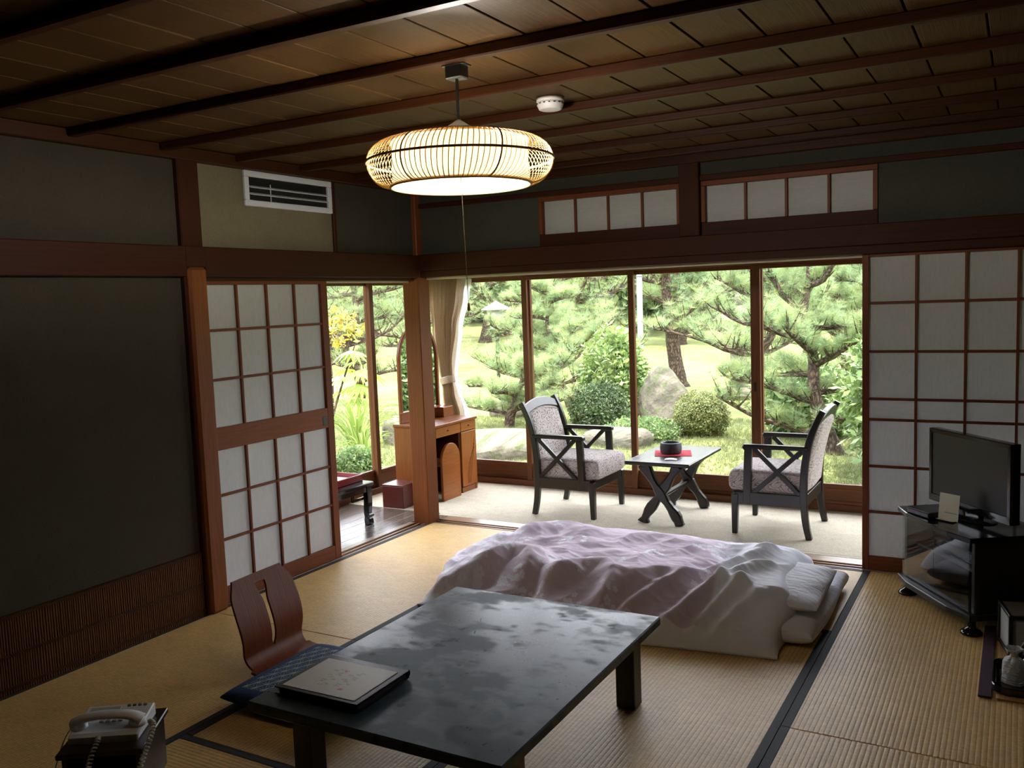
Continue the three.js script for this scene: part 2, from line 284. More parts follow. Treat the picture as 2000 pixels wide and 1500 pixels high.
// ---------------------------------------------------------------- paper screens
function shoji(name, label, o) {   // local: x along the width from 0 to w, y up, thickness round z = 0
  const g = struct(name, label, 'paper screen', { at: o.at, turn: o.turn });
  const { w, sl, sr, top, bot, cols, rows, H } = o, t = 0.014;
  part(g, 'stile', span(0, sl, 0.0, H, -t, t, 0.002, 'y'), M.kumiko); part(g, 'stile', span(w - sr, w, 0.0, H, -t, t, 0.002, 'y'), M.kumiko);
  part(g, 'rail', span(sl, w - sr, top, H, -t, t, 0.002, 'x'), M.kumiko); part(g, 'rail', span(sl, w - sr, 0, bot, -t, t, 0.002, 'x'), M.kumiko);
  if (o.mid) part(g, 'rail', span(sl, w - sr, o.mid[0], o.mid[1], -t, t, 0.002, 'x'), o.midMat ?? M.kumiko);
  const bw = 0.007, ys = rows, dx = (w - sl - sr) / cols;
  for (let i = 1; i < cols; i++) for (const [a, b] of o.mid ? [[bot, o.mid[0]], [o.mid[1], top]] : [[bot, top]]) part(g, 'lattice_bar', span(sl + i * dx - bw, sl + i * dx + bw, a, b, -0.006, 0.010, 0.001, 'y'), M.kumiko);
  for (const y of ys) part(g, 'lattice_bar', span(sl, w - sr, y - bw, y + bw, -0.005, 0.009, 0.001, 'x'), M.kumiko);
  const bands = [bot, ...ys, ...(o.mid ? o.mid : []), top].sort((a, b) => a - b);
  for (let k = 0; k < bands.length - 1; k++) { if (o.mid && bands[k] === o.mid[0]) continue; for (let i = 0; i < cols; i++) part(g, 'paper_pane', span(sl + i * dx + 0.0004, sl + (i + 1) * dx - 0.0004, bands[k] + 0.0004, bands[k + 1] - 0.0004, -0.0085, -0.0079, 0), M.paper); }
  return g;
}
{
  // left screen: local x runs along -z of the room from z = 1.97 to 0.968
  const d = shoji('door_1', 'paper screen with two lattice fields and a wooden middle rail beside the reed dado', { at: [-0.03, 0.003, 1.962], turn: Math.PI / 2, w: 0.994, sl: 0.03, sr: 0.056, H: 1.765, top: 1.742, bot: 0.086, cols: 4, rows: [0.35, 0.597, 1.229, 1.497], mid: [0.846, 0.97], midMat: M.post });
  const h = part(d, 'door_pull', span(0.887, 0.925, 0.862, 0.922, 0.0125, 0.0155, 0.002), M.darkMetal, 'dark metal finger pull'); part(h, 'recess', span(0.892, 0.92, 0.868, 0.916, 0.0152, 0.0162, 0.001), M.black);
  shoji('door_2', 'paper screen behind the television', { at: [2.985, 0.003, -0.03], w: 1.03, sl: 0.034, sr: 0.034, H: 1.782, top: 1.765, bot: 0.08, cols: 4, rows: [0.335, 0.597, 0.862, 0.978, 1.243, 1.512] });
  shoji('door_3', 'second paper screen beyond the right edge of the view', { at: [3.975, 0.003, -0.075], w: 1.025, sl: 0.034, sr: 0.034, H: 1.782, top: 1.765, bot: 0.08, cols: 4, rows: [0.335, 0.597, 0.862, 0.978, 1.243, 1.512] });
}
function transom(name, label, x0, x1) {
  const g = struct(name, label, 'transom'), y0 = 2.024, y1 = 2.238, fx0 = x0 - 0.026, fx1 = x1 + 0.026;
  part(g, 'rail', span(fx0, fx1, 1.945, y0, -0.055, 0.0, 0.003), M.beam); part(g, 'rail', span(fx0, fx1, y1, 2.268, -0.05, 0.006, 0.003), M.kumiko);
  part(g, 'stile', span(fx0, x0, y0, y1, -0.05, 0.006, 0.003), M.kumiko); part(g, 'stile', span(x1, fx1, y0, y1, -0.05, 0.006, 0.003), M.kumiko);
  const dx = (x1 - x0) / 4;
  for (let i = 1; i < 4; i++) part(g, 'lattice_bar', span(x0 + i * dx - 0.007, x0 + i * dx + 0.007, y0, y1, -0.034, -0.014, 0.001), M.kumiko);
  for (let i = 0; i < 4; i++) part(g, 'paper_pane', span(x0 + i * dx, x0 + (i + 1) * dx, y0, y1, -0.0355, -0.0349, 0), M.paper);
}
transom('window_1', 'four pane paper transom nearer the corner post', 1.012, 1.929);
transom('window_2', 'four pane paper transom over the right veranda chair', 2.108, 3.042);

// ---------------------------------------------------------------- veranda windows
function sash(name, label, o) {       // local x from 0 to w
  const g = struct(name, label, 'window', { at: o.at, turn: o.turn }), w = o.w, s = o.s ?? 0.048, t = 0.017, b0 = 0.055, b1 = 0.2, H = 1.795;
  part(g, 'stile', span(0, s, b0, H, -t, t, 0.003, 'y'), M.sash); part(g, 'stile', span(w - s, w, b0, H, -t, t, 0.003, 'y'), M.sash);
  part(g, 'top_rail', span(s, w - s, 1.765, H, -t, t, 0.003, 'x'), M.sash);
  part(g, 'bottom_rail', span(s, w - s, 0.168, b1, -t, t, 0.003, 'x'), M.sash); part(g, 'bottom_rail', span(s, w - s, b0, 0.078, -t, t, 0.003, 'x'), M.sash);
  part(g, 'kick_panel', span(s, w - s, 0.075, 0.172, -0.007, 0.007, 0.001, 'x'), M.sash);
  part(g, 'pane', new THREE.PlaneGeometry(w - 2 * s, 1.765 - b1).translate(w / 2, (1.765 + b1) / 2, 0), M.glass);
  return g;
}
{
  const zb = -1.40, zf = -1.363;
  sash('window_3', 'glass sliding window behind the curtain', { at: [-0.99, 0, zb], w: 1.14 });
  sash('window_4', 'glass sliding window behind the left armchair', { at: [0.085, 0, zf], w: 1.01 });
  sash('window_5', 'glass sliding window behind the coffee table', { at: [1.035, 0, zb], w: 1.06 });
  const p = sash('window_6', 'glass sliding window behind the right armchair', { at: [2.015, 0, zf], w: 1.01, s: 0.07 });
  part(p, 'finger_pull', span(0.022, 0.04, 0.86, 0.93, 0.0165, 0.0195, 0.001), M.darkMetal);
  sash('window_7', 'glass sliding window hidden behind the paper screen', { at: [2.98, 0, zb], w: 1.03 });
  sash('window_8', 'last glass sliding window at the right end of the veranda', { at: [3.97, 0, zf], w: 1.03 });
  const xb = -1.035, xf = -0.998, q = Math.PI / 2;
  sash('window_9', 'glass side window behind the dressing table', { at: [xf, 0, -0.655], turn: q, w: 0.72 });
  sash('window_10', 'glass side window beside the paper screen', { at: [xb, 0, 0.32], turn: q, w: 1.03 });
  for (let i = 0; i < 6; i++) sash(`window_${11 + i}`, ['first', 'second', 'third', 'fourth', 'fifth', 'sixth'][i] + ' glass side window hidden behind the left wall', { at: [i % 2 ? xb : xf, 0, 1.31 + i * 1.0], turn: q, w: 1.03 });
  const t = struct('trim_10', 'window sill and head beams of the verandas', 'window frame');
  part(t, 'sill', [span(-1.06, RX, -0.03, 0.055, -1.43, -1.34, 0.003), span(-1.065, -0.975, -0.03, 0.055, -1.34, FZ, 0.003)], M.sash);
  part(t, 'head', [span(-1.06, RX, 1.795, 1.86, -1.43, -1.34, 0.003), span(-1.065, -0.975, 1.795, 1.86, -1.34, FZ, 0.003)], M.sash);
  part(t, 'corner_post', span(-1.07, -0.985, 0, 2.44, -1.435, -1.37, 0.004), M.sash);
  const w = struct('wall_veranda', 'plaster over the veranda windows and foundation below', 'wall');
  part(w, 'plaster', [span(-1.06, RX, 1.86, 2.46, -1.43, -1.36, 0), span(-1.065, -0.995, 1.86, 2.46, -1.36, FZ, 0)], M.plasterNew);
  part(w, 'foundation', [span(-1.06, RX, -0.55, -0.03, -1.43, -1.36, 0), span(-1.065, -0.995, -0.55, -0.03, -1.36, FZ, 0)], M.stone);
  const c = struct('ceiling_veranda', 'board ceiling over the verandas', 'ceiling');
  part(c, 'board', [span(-1.06, RX, 2.32, 2.34, -1.4, -0.06, 0), span(-1.06, -0.1, 2.32, 2.34, -0.06, FZ, 0)], M.plank);
  const r = struct('roof', 'broad roof with overhanging eaves', 'roof');
  part(r, 'roof_slab', span(-1.75, RX + 0.7, 2.56, 2.7, -2.1, FZ + 0.7, 0.01), M.beam);
}
// ---------------------------------------------------------------- the garden
const GY = -0.45;
const groundAt = (x, z) => { const d = Math.max(0, Math.hypot(x - 3, z) - 16); return GY + 0.03 * (vnoise(x * 0.35, z * 0.35, 1e6, 1e6, 4) - 0.5) * 2 + 0.035 * d + 0.0009 * d * d; };
{
  const g = struct('ground', 'bright open lawn sloping up beyond the veranda windows', 'lawn');
  part(g, 'lawn', sheet(130, 130, (u, v) => { const x = -62 + u * 104, z = 42 - v * 112; return [x, groundAt(x, z), z, x, z]; }), mat(0.30, 0.285, 0.145, { map: T.lawn, roughness: 1 }));
}
const LEAF = (r, g, b, t = 0.35, o = {}) => phys(r, g, b, { roughness: 0.85, transmission: t, thickness: 0, ...o });
const GM = {
  needle: LEAF(0.27, 0.355, 0.145, 0.32), needleFar: LEAF(0.24, 0.33, 0.15, 0.28), broad: LEAF(0.145, 0.231, 0.066, 0.35), bright: LEAF(0.191, 0.290, 0.073, 0.4), far: LEAF(0.21, 0.285, 0.125, 0.3), dark: LEAF(0.066, 0.112, 0.033, 0.3),
  azalea: LEAF(0.165, 0.191, 0.050, 0.3), gold: LEAF(0.409, 0.330, 0.053, 0.4), blade: LEAF(0.21, 0.30, 0.055, 0.4), vivid: LEAF(0.28, 0.42, 0.04, 0.45), grass: LEAF(0.21, 0.24, 0.085, 0.4), red: LEAF(0.409, 0.092, 0.046, 0.3),
};
function triGeo(list) {              // list of [p, q, r] triangles, flat normals, uv unused
  const pos = [], uv = []; for (const t of list) for (const p of t) { pos.push(p[0], p[1], p[2]); uv.push(p[0], p[1]); }
  const G = new THREE.BufferGeometry(); G.setAttribute('position', new THREE.Float32BufferAttribute(pos, 3)); G.setAttribute('uv', new THREE.Float32BufferAttribute(uv, 2)); G.computeVertexNormals(); return G;
}
function tuftGeo(n, len, w, open, seed) {   // a burst of pine needles round +y
  const r = rng(seed), out = [];
  for (let i = 0; i < n; i++) {
    const a = r() * 6.283, t = open * Math.sqrt(r()), l = len * (0.75 + 0.35 * r()), d = V(Math.sin(t) * Math.cos(a), Math.cos(t), Math.sin(t) * Math.sin(a)), s = V(r() - 0.5, r() - 0.5, r() - 0.5).cross(d).normalize().multiplyScalar(w / 2);
    const b = d.clone().multiplyScalar(0.01), e = d.clone().multiplyScalar(l);
    out.push([[b.x - s.x, b.y - s.y, b.z - s.z], [b.x + s.x, b.y + s.y, b.z + s.z], [e.x, e.y, e.z]]);
  }
  return triGeo(out);
}
function leafGeo(n, size, ratio, spread, seed) {   // a sprig of small pointed leaves
  const r = rng(seed), out = [];
  for (let i = 0; i < n; i++) {
    const c = V((r() - 0.5) * spread, (r() - 0.5) * spread, (r() - 0.5) * spread), d = V(r() - 0.5, r() * 0.7 - 0.2, r() - 0.5).normalize(), s = V(r() - 0.5, r() - 0.5, r() - 0.5).cross(d).normalize(), l = size * (0.7 + 0.6 * r());
    const a = c.clone(), m = c.clone().addScaledVector(d, l * 0.5), e = c.clone().addScaledVector(d, l), k = l * ratio / 2, p = m.clone().addScaledVector(s, k), q = m.clone().addScaledVector(s, -k), f = (x) => [x.x, x.y, x.z];
    out.push([f(a), f(p), f(e)], [f(a), f(e), f(q)]);
  }
  return triGeo(out);
}
const GEO = { tuft: [tuftGeo(38, 0.135, 0.0036, 1.5, 1), tuftGeo(38, 0.14, 0.0036, 1.4, 2)], tuftFar: tuftGeo(34, 0.30, 0.010, 1.55, 3), sprig: leafGeo(16, 0.05, 0.5, 0.10, 4), small: leafGeo(22, 0.026, 0.5, 0.07, 5), big: leafGeo(16, 0.34, 0.55, 0.8, 6), mid: leafGeo(18, 0.10, 0.45, 0.22, 8) };
function copies(parent, name, geo, m, list, seed, vary = 0.25, label) {
  const r = rng(seed), o = new THREE.InstancedMesh(geo, m, list.length), q = new THREE.Quaternion(), X = new THREE.Matrix4(), c = new THREE.Color();
  list.forEach((e, i) => {
    const up = e.d ? e.d.clone().normalize() : V(r() - 0.5, 1, r() - 0.5).normalize();
    q.setFromUnitVectors(V(0, 1, 0), up).multiply(new THREE.Quaternion().setFromAxisAngle(V(0, 1, 0), r() * 6.283));
    const s = (e.s ?? 1) * (0.8 + 0.4 * r()); X.compose(e.p, q, V(s, s, s)); o.setMatrixAt(i, X);
    const k = 1 - vary + 2 * vary * r(), y = (r() - 0.5) * vary; o.setColorAt(i, c.setRGB(k * (1 + y), k, k * (1 - y)));
  });
  o.name = name; o.userData.kind = 'stuff'; if (label) o.userData.label = label; o.castShadow = o.receiveShadow = true; parent.add(o); return o;
}
function pine(label, o) {             // trunk points in metres above o.at; boughs with their own twigs and needle tufts
  const g = thing('pine_tree', label, 'tree', { at: [o.at[0], groundAt(...o.at) - 0.05, o.at[1]], group: 'garden pines' }), r = rng(o.seed), tufts = [], wood = [];
  const tr = curve(o.trunk, 24), n = tr.length;
  part(g, 'trunk', sweep(tr, tr.map((_, i) => mix(o.r, o.r * 0.28, i / (n - 1)) * (1 + 0.12 * (r() - 0.5)) * (i === 0 ? 1.35 : 1)), 9), M.bark);
  const bough = (p0, dir, len, rad) => {
    const pts = [p0.clone()], d = dir.clone().normalize(), k = 6;
    for (let i = 1; i <= k; i++) { d.add(V((r() - 0.5) * 0.7, (r() - 0.42) * 0.45, (r() - 0.5) * 0.7)).normalize(); pts.push(pts[i - 1].clone().addScaledVector(d, len / k)); }
    wood.push(sweep(pts, pts.map((_, i) => rad * (1 - 0.75 * i / k) + 0.003), 5));
    for (let i = 1; i <= k; i++) for (let j = 0; j < (o.twigs ?? 4); j++) {
      const a = pts[i].clone().lerp(pts[i - 1], r()), td = V(r() - 0.5, 0.1 + 0.35 * r(), r() - 0.5).addScaledVector(d, 0.35).normalize(), tl = len * (0.10 + 0.2 * r()), e = a.clone().addScaledVector(td, tl * 0.5).add(V(0, -0.01, 0)), f = a.clone().addScaledVector(td, tl).add(V(0, 0.03, 0));
      wood.push(sweep([a, e, f], [rad * 0.28 + 0.002, rad * 0.2 + 0.002, 0.002], 4, { open: true }));
      const tn = o.tufts ?? 4; for (let q = 0; q < tn; q++) tufts.push({ p: a.clone().lerp(f, (q + 1) / tn).add(V((r() - 0.5) * 0.06, r() * 0.04, (r() - 0.5) * 0.06)), d: V((r() - 0.5) * 1.2, 0.9, (r() - 0.5) * 1.2).add(td), s: o.ts ?? 1 });
    }
  };
  for (const b of o.boughs) { const t = tr[Math.min(n - 1, Math.round(b[0] * (n - 1)))]; bough(t, V(Math.cos(b[1]), b[2], Math.sin(b[1])), b[3], o.r * (b[4] ?? 0.4)); }
  part(g, 'boughs', wood, M.bark);
  copies(g, 'needles', o.ts > 1.5 ? GEO.tuftFar : GEO.tuft[o.seed % 2], o.ts > 1.5 ? GM.needleFar : GM.needle, tufts.map((e) => ({ ...e, s: o.ts > 1.5 ? o.ts / 2.2 : e.s })), o.seed + 50, 0.28, 'fine green pine needles');
  return g;
}
const ring = (n, t0, t1, len, seed, up = 0.25, a0 = 0) => { const r = rng(seed); return Array.from({ length: n }, (_, i) => [mix(t0, t1, (i + r() * 0.5) / n), a0 + i * 2.4 + r() * 0.6, up * (0.4 + r()), len * (0.75 + 0.5 * r()) * (1.15 - 0.5 * i / n), 0.36]); };
pine('old pine with a curving trunk just outside the right armchair window', { at: [1.80, -6.2], seed: 21, r: 0.105, twigs: 5, tufts: 4, trunk: [[0, 0, 0], [-0.12, 0.35, 0.0], [-0.28, 0.8, -0.05], [-0.30, 1.25, -0.1], [-0.42, 1.7, -0.1], [-0.36, 2.3, -0.2], [-0.4, 3.0, -0.2]],
  boughs: [[0.14, 3.0, 0.02, 1.5, 0.45], [0.20, 0.2, 0.15, 0.9], [0.30, 2.5, 0.25, 1.15], [0.34, 5.6, 0.2, 1.0], [0.42, 3.5, 0.15, 1.25], [0.46, 0.6, 0.25, 1.1], [0.52, 1.8, 0.2, 1.0], [0.56, 4.6, 0.25, 0.9], [0.6, 3.0, 0.2, 1.3], [0.64, 0.0, 0.25, 1.1], [0.70, 2.2, 0.25, 1.1], [0.74, 3.8, 0.2, 1.15], [0.80, 0.9, 0.3, 1.0], [0.86, 2.7, 0.3, 0.9], [0.92, 5.0, 0.4, 0.8], [0.98, 1.5, 0.5, 0.7]] });
pine('young pine beside the lawn seen left of the left armchair', { at: [-3.35, -7.0], seed: 22, r: 0.095, twigs: 5, tufts: 4, trunk: [[0, 0, 0], [0.06, 0.25, 0.05], [0.16, 0.42, 0.08], [0.2, 0.62, 0.05], [0.28, 0.82, 0.0], [0.3, 1.0, 0.0]],
  boughs: [[0.2, 2.9, 0.3, 0.9], [0.3, 0.2, 0.3, 1.0], [0.4, 3.6, 0.35, 0.8], [0.46, 5.6, 0.3, 0.9], [0.55, 1.2, 0.3, 0.9], [0.6, 2.6, 0.35, 0.8], [0.7, 0.2, 0.3, 0.9], [0.8, 3.7, 0.3, 0.8], [0.86, 5.2, 0.3, 0.7], [0.95, 1.5, 0.5, 0.6]] });
pine('tall straight pine with a grey trunk behind the standing rock', { at: [-2.75, -13.6], seed: 23, r: 0.19, twigs: 5, tufts: 3, ts: 1.3, trunk: [[0, 0, 0], [-0.12, 0.7, 0], [-0.2, 1.5, 0], [-0.3, 2.4, 0], [-0.2, 3.4, 0], [-0.3, 4.6, 0]],
  boughs: [[0.32, 0.2, 0.15, 1.8, 0.25], [0.36, 2.9, 0.1, 1.9, 0.25], [0.42, 1.2, 0.1, 1.7, 0.25], [0.48, 4.4, 0.1, 1.6, 0.25], [0.52, 0.0, 0.15, 2.1, 0.25], [0.58, 2.6, 0.15, 2.2, 0.25], [0.62, 1.6, 0.15, 1.9, 0.25], ...ring(8, 0.66, 1, 1.8, 5)] });
pine('leaning pine on the far lawn left of the middle window', { at: [-8.0, -17.3], seed: 24, r: 0.24, twigs: 5, tufts: 3, ts: 1.4, trunk: [[0, 0, 0], [0.25, 0.5, 0], [0.75, 1.0, 0], [0.85, 1.6, 0], [0.6, 2.3, 0], [0.7, 3.2, 0], [0.5, 4.2, 0]], boughs: [[0.2, 3.0, 0.2, 1.8, 0.2], ...ring(16, 0.32, 1, 2.3, 6, 0.2)] });
pine('spreading pine reaching over the lawn between the middle windows', { at: [-5.4, -12.6], seed: 25, r: 0.12, twigs: 5, tufts: 3, ts: 1.15, trunk: [[0, 0, 0], [-0.1, 0.4, 0], [0.25, 0.9, 0], [0.3, 1.4, 0.1], [0.1, 2.0, 0.1], [0.2, 2.8, 0.1]], boughs: ring(15, 0.34, 1, 1.5, 7, 0.2) });
pine('pine with drooping boughs outside the side window', { at: [-8.2, -9.2], seed: 26, r: 0.12, twigs: 5, tufts: 3, ts: 1.15, trunk: [[0, 0, 0], [0.1, 0.6, 0.1], [-0.15, 1.2, 0.2], [0.1, 1.8, 0.1], [0, 2.5, 0], [0.1, 3.2, 0]], boughs: ring(20, 0.18, 1, 1.7, 8, 0.05) });
pine('pine crossing the window right of the middle mullion', { at: [0.15, -9.6], seed: 27, r: 0.11, twigs: 5, tufts: 3, ts: 1.1, trunk: [[0, 0, 0], [0.1, 0.5, 0], [-0.12, 1.0, 0.1], [0.12, 1.5, 0.1], [0, 2.1, 0], [0.1, 2.9, 0]], boughs: ring(15, 0.34, 1, 1.35, 9, 0.15) });
pine('pine behind the garden lamp at the left end of the view', { at: [-10.6, -14.6], seed: 28, r: 0.18, twigs: 5, tufts: 3, ts: 1.4, trunk: [[0, 0, 0], [0.2, 0.8, 0], [-0.1, 1.7, 0], [0.1, 2.6, 0], [0, 3.6, 0]], boughs: ring(18, 0.16, 1, 1.9, 10, 0.12) });
pine('pine near the right end of the garden beyond the screen', { at: [3.7, -8.0], seed: 29, r: 0.12, twigs: 5, tufts: 3, ts: 1.1, trunk: [[0, 0, 0], [0.1, 0.6, 0], [-0.1, 1.2, 0], [0.1, 1.9, 0], [0, 2.9, 0]], boughs: ring(15, 0.28, 1, 1.5, 11, 0.15) });

pine('low spreading pine filling the middle of the window left of the middle mullion', { at: [-3.5, -9.6], seed: 41, r: 0.09, twigs: 5, tufts: 4, ts: 1.1, trunk: [[0, 0, 0], [-0.1, 0.3, 0], [-0.3, 0.7, 0.1], [-0.25, 1.1, 0.1], [-0.4, 1.6, 0.1], [-0.3, 2.3, 0]], boughs: [[0.2, 0.3, 0.1, 1.3], [0.26, 3.0, 0.1, 1.3], ...ring(15, 0.3, 1, 1.3, 12, 0.15)] });
pine('pine with wide boughs behind the azalea bush', { at: [1.0, -12.6], seed: 42, r: 0.10, twigs: 5, tufts: 4, ts: 1.1, trunk: [[0, 0, 0], [-0.1, 0.5, 0], [-0.25, 1.0, 0.1], [-0.1, 1.5, 0.1], [-0.3, 2.1, 0], [-0.2, 2.9, 0]], boughs: ring(17, 0.3, 1, 1.35, 13, 0.12) });
pine('tall pine far behind the right mullion', { at: [-1.2, -19.5], seed: 43, r: 0.2, twigs: 5, tufts: 3, ts: 1.6, trunk: [[0, 0, 0], [0.2, 1.2, 0], [-0.1, 2.4, 0], [0.1, 3.6, 0], [0, 5, 0]], boughs: ring(20, 0.2, 1, 2.6, 14, 0.12) });
pine('tall pine far behind the middle window', { at: [-6.0, -23.0], seed: 44, r: 0.22, twigs: 5, tufts: 3, ts: 1.7, trunk: [[0, 0, 0], [0.2, 1.2, 0], [-0.1, 2.4, 0], [0.1, 3.6, 0], [0, 5, 0]], boughs: ring(20, 0.2, 1, 3.0, 15, 0.12) });
pine('tall pine far behind the garden lamp', { at: [-13.2, -22.5], seed: 45, r: 0.22, twigs: 5, tufts: 3, ts: 1.7, trunk: [[0, 0, 0], [0.2, 1.2, 0], [-0.1, 2.4, 0], [0.1, 3.6, 0], [0, 5, 0]], boughs: ring(20, 0.2, 1, 3.0, 16, 0.12) });
pine('tall pine far behind the side window', { at: [-14.8, -15.6], seed: 46, r: 0.22, twigs: 5, tufts: 3, ts: 1.6, trunk: [[0, 0, 0], [0.2, 1.2, 0], [-0.1, 2.4, 0], [0.1, 3.6, 0], [0, 5, 0]], boughs: ring(20, 0.22, 1, 2.6, 17, 0.1) });
pine('pine at the far right beyond the old pine', { at: [4.6, -13.4], seed: 47, r: 0.16, twigs: 5, tufts: 3, ts: 1.4, trunk: [[0, 0, 0], [0.2, 0.9, 0], [-0.1, 1.9, 0], [0.1, 2.9, 0], [0, 4.2, 0]], boughs: ring(20, 0.18, 1, 2.2, 18, 0.12) });

function crown(n, rx, ry, rz, cy, seed, shell = 0.55) { const r = rng(seed), out = []; while (out.length < n) { const v = V(r() * 2 - 1, r() * 2 - 1, r() * 2 - 1), l = v.length(); if (l > 1 || l < shell * r()) continue; const b = 0.82 + 0.36 * n3(v.x * 2.2 + seed, v.y * 2.2, v.z * 2.2, seed); out.push({ p: V(v.x * rx * b, cy + v.y * ry * b, v.z * rz * b), d: V(v.x, v.y + 0.6, v.z) }); } return out; }
function tree(label, x, z, h, w, seed, m, n = 900) {
  const g = thing('broadleaf_tree', label, 'tree', { at: [x, groundAt(x, z) - 0.05, z], group: 'trees round the lawn' });
  part(g, 'trunk', sweep(curve([[0, 0, 0], [0.1, h * 0.3, 0.05], [-0.05, h * 0.6, 0], [0, h * 0.85, 0]], 8), [0.2, 0.17, 0.15, 0.13, 0.11, 0.1, 0.08, 0.06, 0.04].map((q) => q * h / 5), 7), M.bark);
  copies(g, 'leaves', GEO.big, m, crown(n, w / 2, h * 0.46, w / 2, h * 0.53, seed), seed, 0.35, 'mass of green leaves');
}
{
  const r = rng(77), kinds = [GM.far, GM.broad, GM.far, GM.dark];
  const spots = []; for (let i = 0; i < 17; i++) { const a = mix(-2.98, -1.12, i / 16), d = 30 + 9 * r(); spots.push([3 + Math.cos(a) * d, Math.sin(a) * d]); }
  const where = ['at the left end of the back row', 'second in the back row from the left', 'third in the back row from the left', 'fourth in the back row from the left', 'fifth in the back row from the left', 'sixth in the back row from the left', 'seventh in the back row from the left', 'behind the far lawn seen through the side window', 'behind the garden lamp', 'behind the leaning pine', 'behind the middle mullion', 'behind the tall straight pine', 'behind the standing rock', 'behind the right mullion', 'behind the right armchair', 'second from the right end of the back row', 'at the right end of the back row'];
  spots.forEach(([x, z], i) => tree('dense background tree ' + where[i], x, z, 5.4 + 1.8 * r(), 6.4 + 2.2 * r(), 100 + i, kinds[i % 4], 1000));
}
[[-17, 1.5], [-18.5, 9], [-19, 17], [-14, 25]].forEach(([x, z], i) => tree('hedge tree left of the house ' + ['level with the corner post', 'level with the low table', 'beyond the room behind the viewer', 'farthest behind the viewer'][i], x, z, 5.6 + 0.4 * i, 8.2, 140 + i, i % 2 ? GM.far : GM.broad, 1000));
function bush(name, label, x, z, w, h, geo, m, n, seed, o = {}) {
  const g = thing(name, label, 'shrub', { at: [x, groundAt(x, z) - 0.03, z] }), r = rng(seed), tw = [];
  for (let i = 0; i < 9; i++) { const a = r() * 6.283, k = 0.55 * r(); tw.push(sweep([[0.04 * Math.cos(a), 0, 0.04 * Math.sin(a)], [k * 0.5 * w * Math.cos(a) * 0.6, h * 0.4, k * 0.5 * w * Math.sin(a) * 0.6], [k * w * 0.7 * Math.cos(a), h * 0.8, k * w * 0.7 * Math.sin(a)]], [0.012, 0.009, 0.004], 5)); }
  part(g, 'stems', tw, M.bark);
  copies(g, 'leaves', geo, m, crown(n, w / 2, h * 0.5, w / 2, h * 0.5, seed, o.shell ?? 0.75), seed, o.vary ?? 0.3, 'small dense leaves');
  return g;
}
bush('azalea_bush', 'rounded yellow green azalea bush right of the standing rock', -0.2, -7.05, 0.78, 0.68, GEO.small, GM.azalea, 2200, 31);
bush('leafy_bush', 'dark leafy bush left of the standing rock', -1.92, -7.3, 0.85, 0.72, GEO.sprig, GM.dark, 1300, 32);
bush('leafy_bush', 'light green leafy bush growing above the dark bush', -1.9, -7.9, 0.95, 1.5, GEO.mid, GM.bright, 420, 33, { vary: 0.3 });
bush('leafy_bush', 'green bush under the old pine near the right armchair', 1.25, -7.6, 1.3, 0.9, GEO.mid, GM.broad, 700, 34);
bush('leafy_bush', 'low leafy plant at the foot of the side window', -3.25, -3.05, 0.55, 0.32, GEO.sprig, GM.broad, 330, 35);
bush('leafy_bush', 'dense dark hedge shrub mirrored in the dressing table', 3.2, -4.9, 2.2, 1.9, GEO.mid, GM.broad, 1700, 36);
bush('leafy_bush', 'hedge shrub beyond the hidden right windows', 5.6, -6.0, 2.4, 2.1, GEO.mid, GM.broad, 1700, 37);
bush('leafy_bush', 'low green ground cover bush in front of the standing rock', -0.9, -6.5, 1.0, 0.28, GEO.sprig, GM.broad, 700, 38);
{ // small red flowers on the bush behind the right armchair
  const g = thing('red_flower_cluster', 'small red blossoms behind the right armchair window', 'flowers', { at: [0.75, groundAt(0.75, -7.3) + 0.55, -7.3] });
  for (let i = 0; i < 6; i++) part(g, 'blossom', new THREE.IcosahedronGeometry(0.028, 0).translate(Math.sin(i * 2.1) * 0.06, Math.cos(i * 1.7) * 0.03, Math.cos(i * 2.6) * 0.05), GM.red);
  part(g, 'stem', sweep([[0, -0.58, 0], [0.02, -0.3, 0], [0, 0, 0]], 0.006, 5), M.bark);
}
function rockGeo(w, h, d, seed, o = {}) {
  const g = new THREE.IcosahedronGeometry(1, 5), p = g.attributes.position, uv = [];
  for (let i = 0; i < p.count; i++) {
    const v = V(p.getX(i), p.getY(i), p.getZ(i)), e = o.e ?? 0.75;
    const k = 1 + 0.34 * (n3(v.x * 1.3 + seed, v.y * 1.3, v.z * 1.3, seed) - 0.5) * 2 + 0.10 * (n3(v.x * 4 + seed, v.y * 4, v.z * 4, seed + 3) - 0.5) + 0.04 * (n3(v.x * 11, v.y * 11, v.z * 11, seed + 6) - 0.5);
    const s = (q) => Math.sign(q) * Math.pow(Math.abs(q), e);
    let x = s(v.x) * k * w / 2, y = s(v.y) * k * h / 2, z = s(v.z) * k * d / 2; if (o.lean) x += o.lean * y;
    if (o.taper) { const t = 1 - o.taper * clamp((y / h) + 0.5); x *= t; z *= t; }
    p.setXYZ(i, x, y, z); uv.push(x + z * 0.7, y + z * 0.3);
  }
  g.setAttribute('uv', new THREE.Float32BufferAttribute(uv, 2)); g.deleteAttribute('normal'); g.computeVertexNormals(); return g;
}
function rock(name, label, x, z, w, h, d, seed, o = {}) { const g = thing(name, label, 'rock', { at: [x, groundAt(x, z) + h * (o.sink ?? 0.32), z], turn: o.turn ?? 0 }); part(g, 'rock', rockGeo(w, h, d, seed, o), M.stone); return g; }
rock('standing_rock', 'tall upright garden rock between the two middle mullions', -0.98, -7.8, 1.12, 1.12, 0.6, 3, { taper: 0.42, lean: -0.14, sink: 0.34, e: 0.7 });
rock('boulder', 'broad pale boulder outside the window beside the dressing table', -2.15, -4.75, 1.35, 0.50, 0.95, 8, { turn: 0.5, sink: 0.06 });
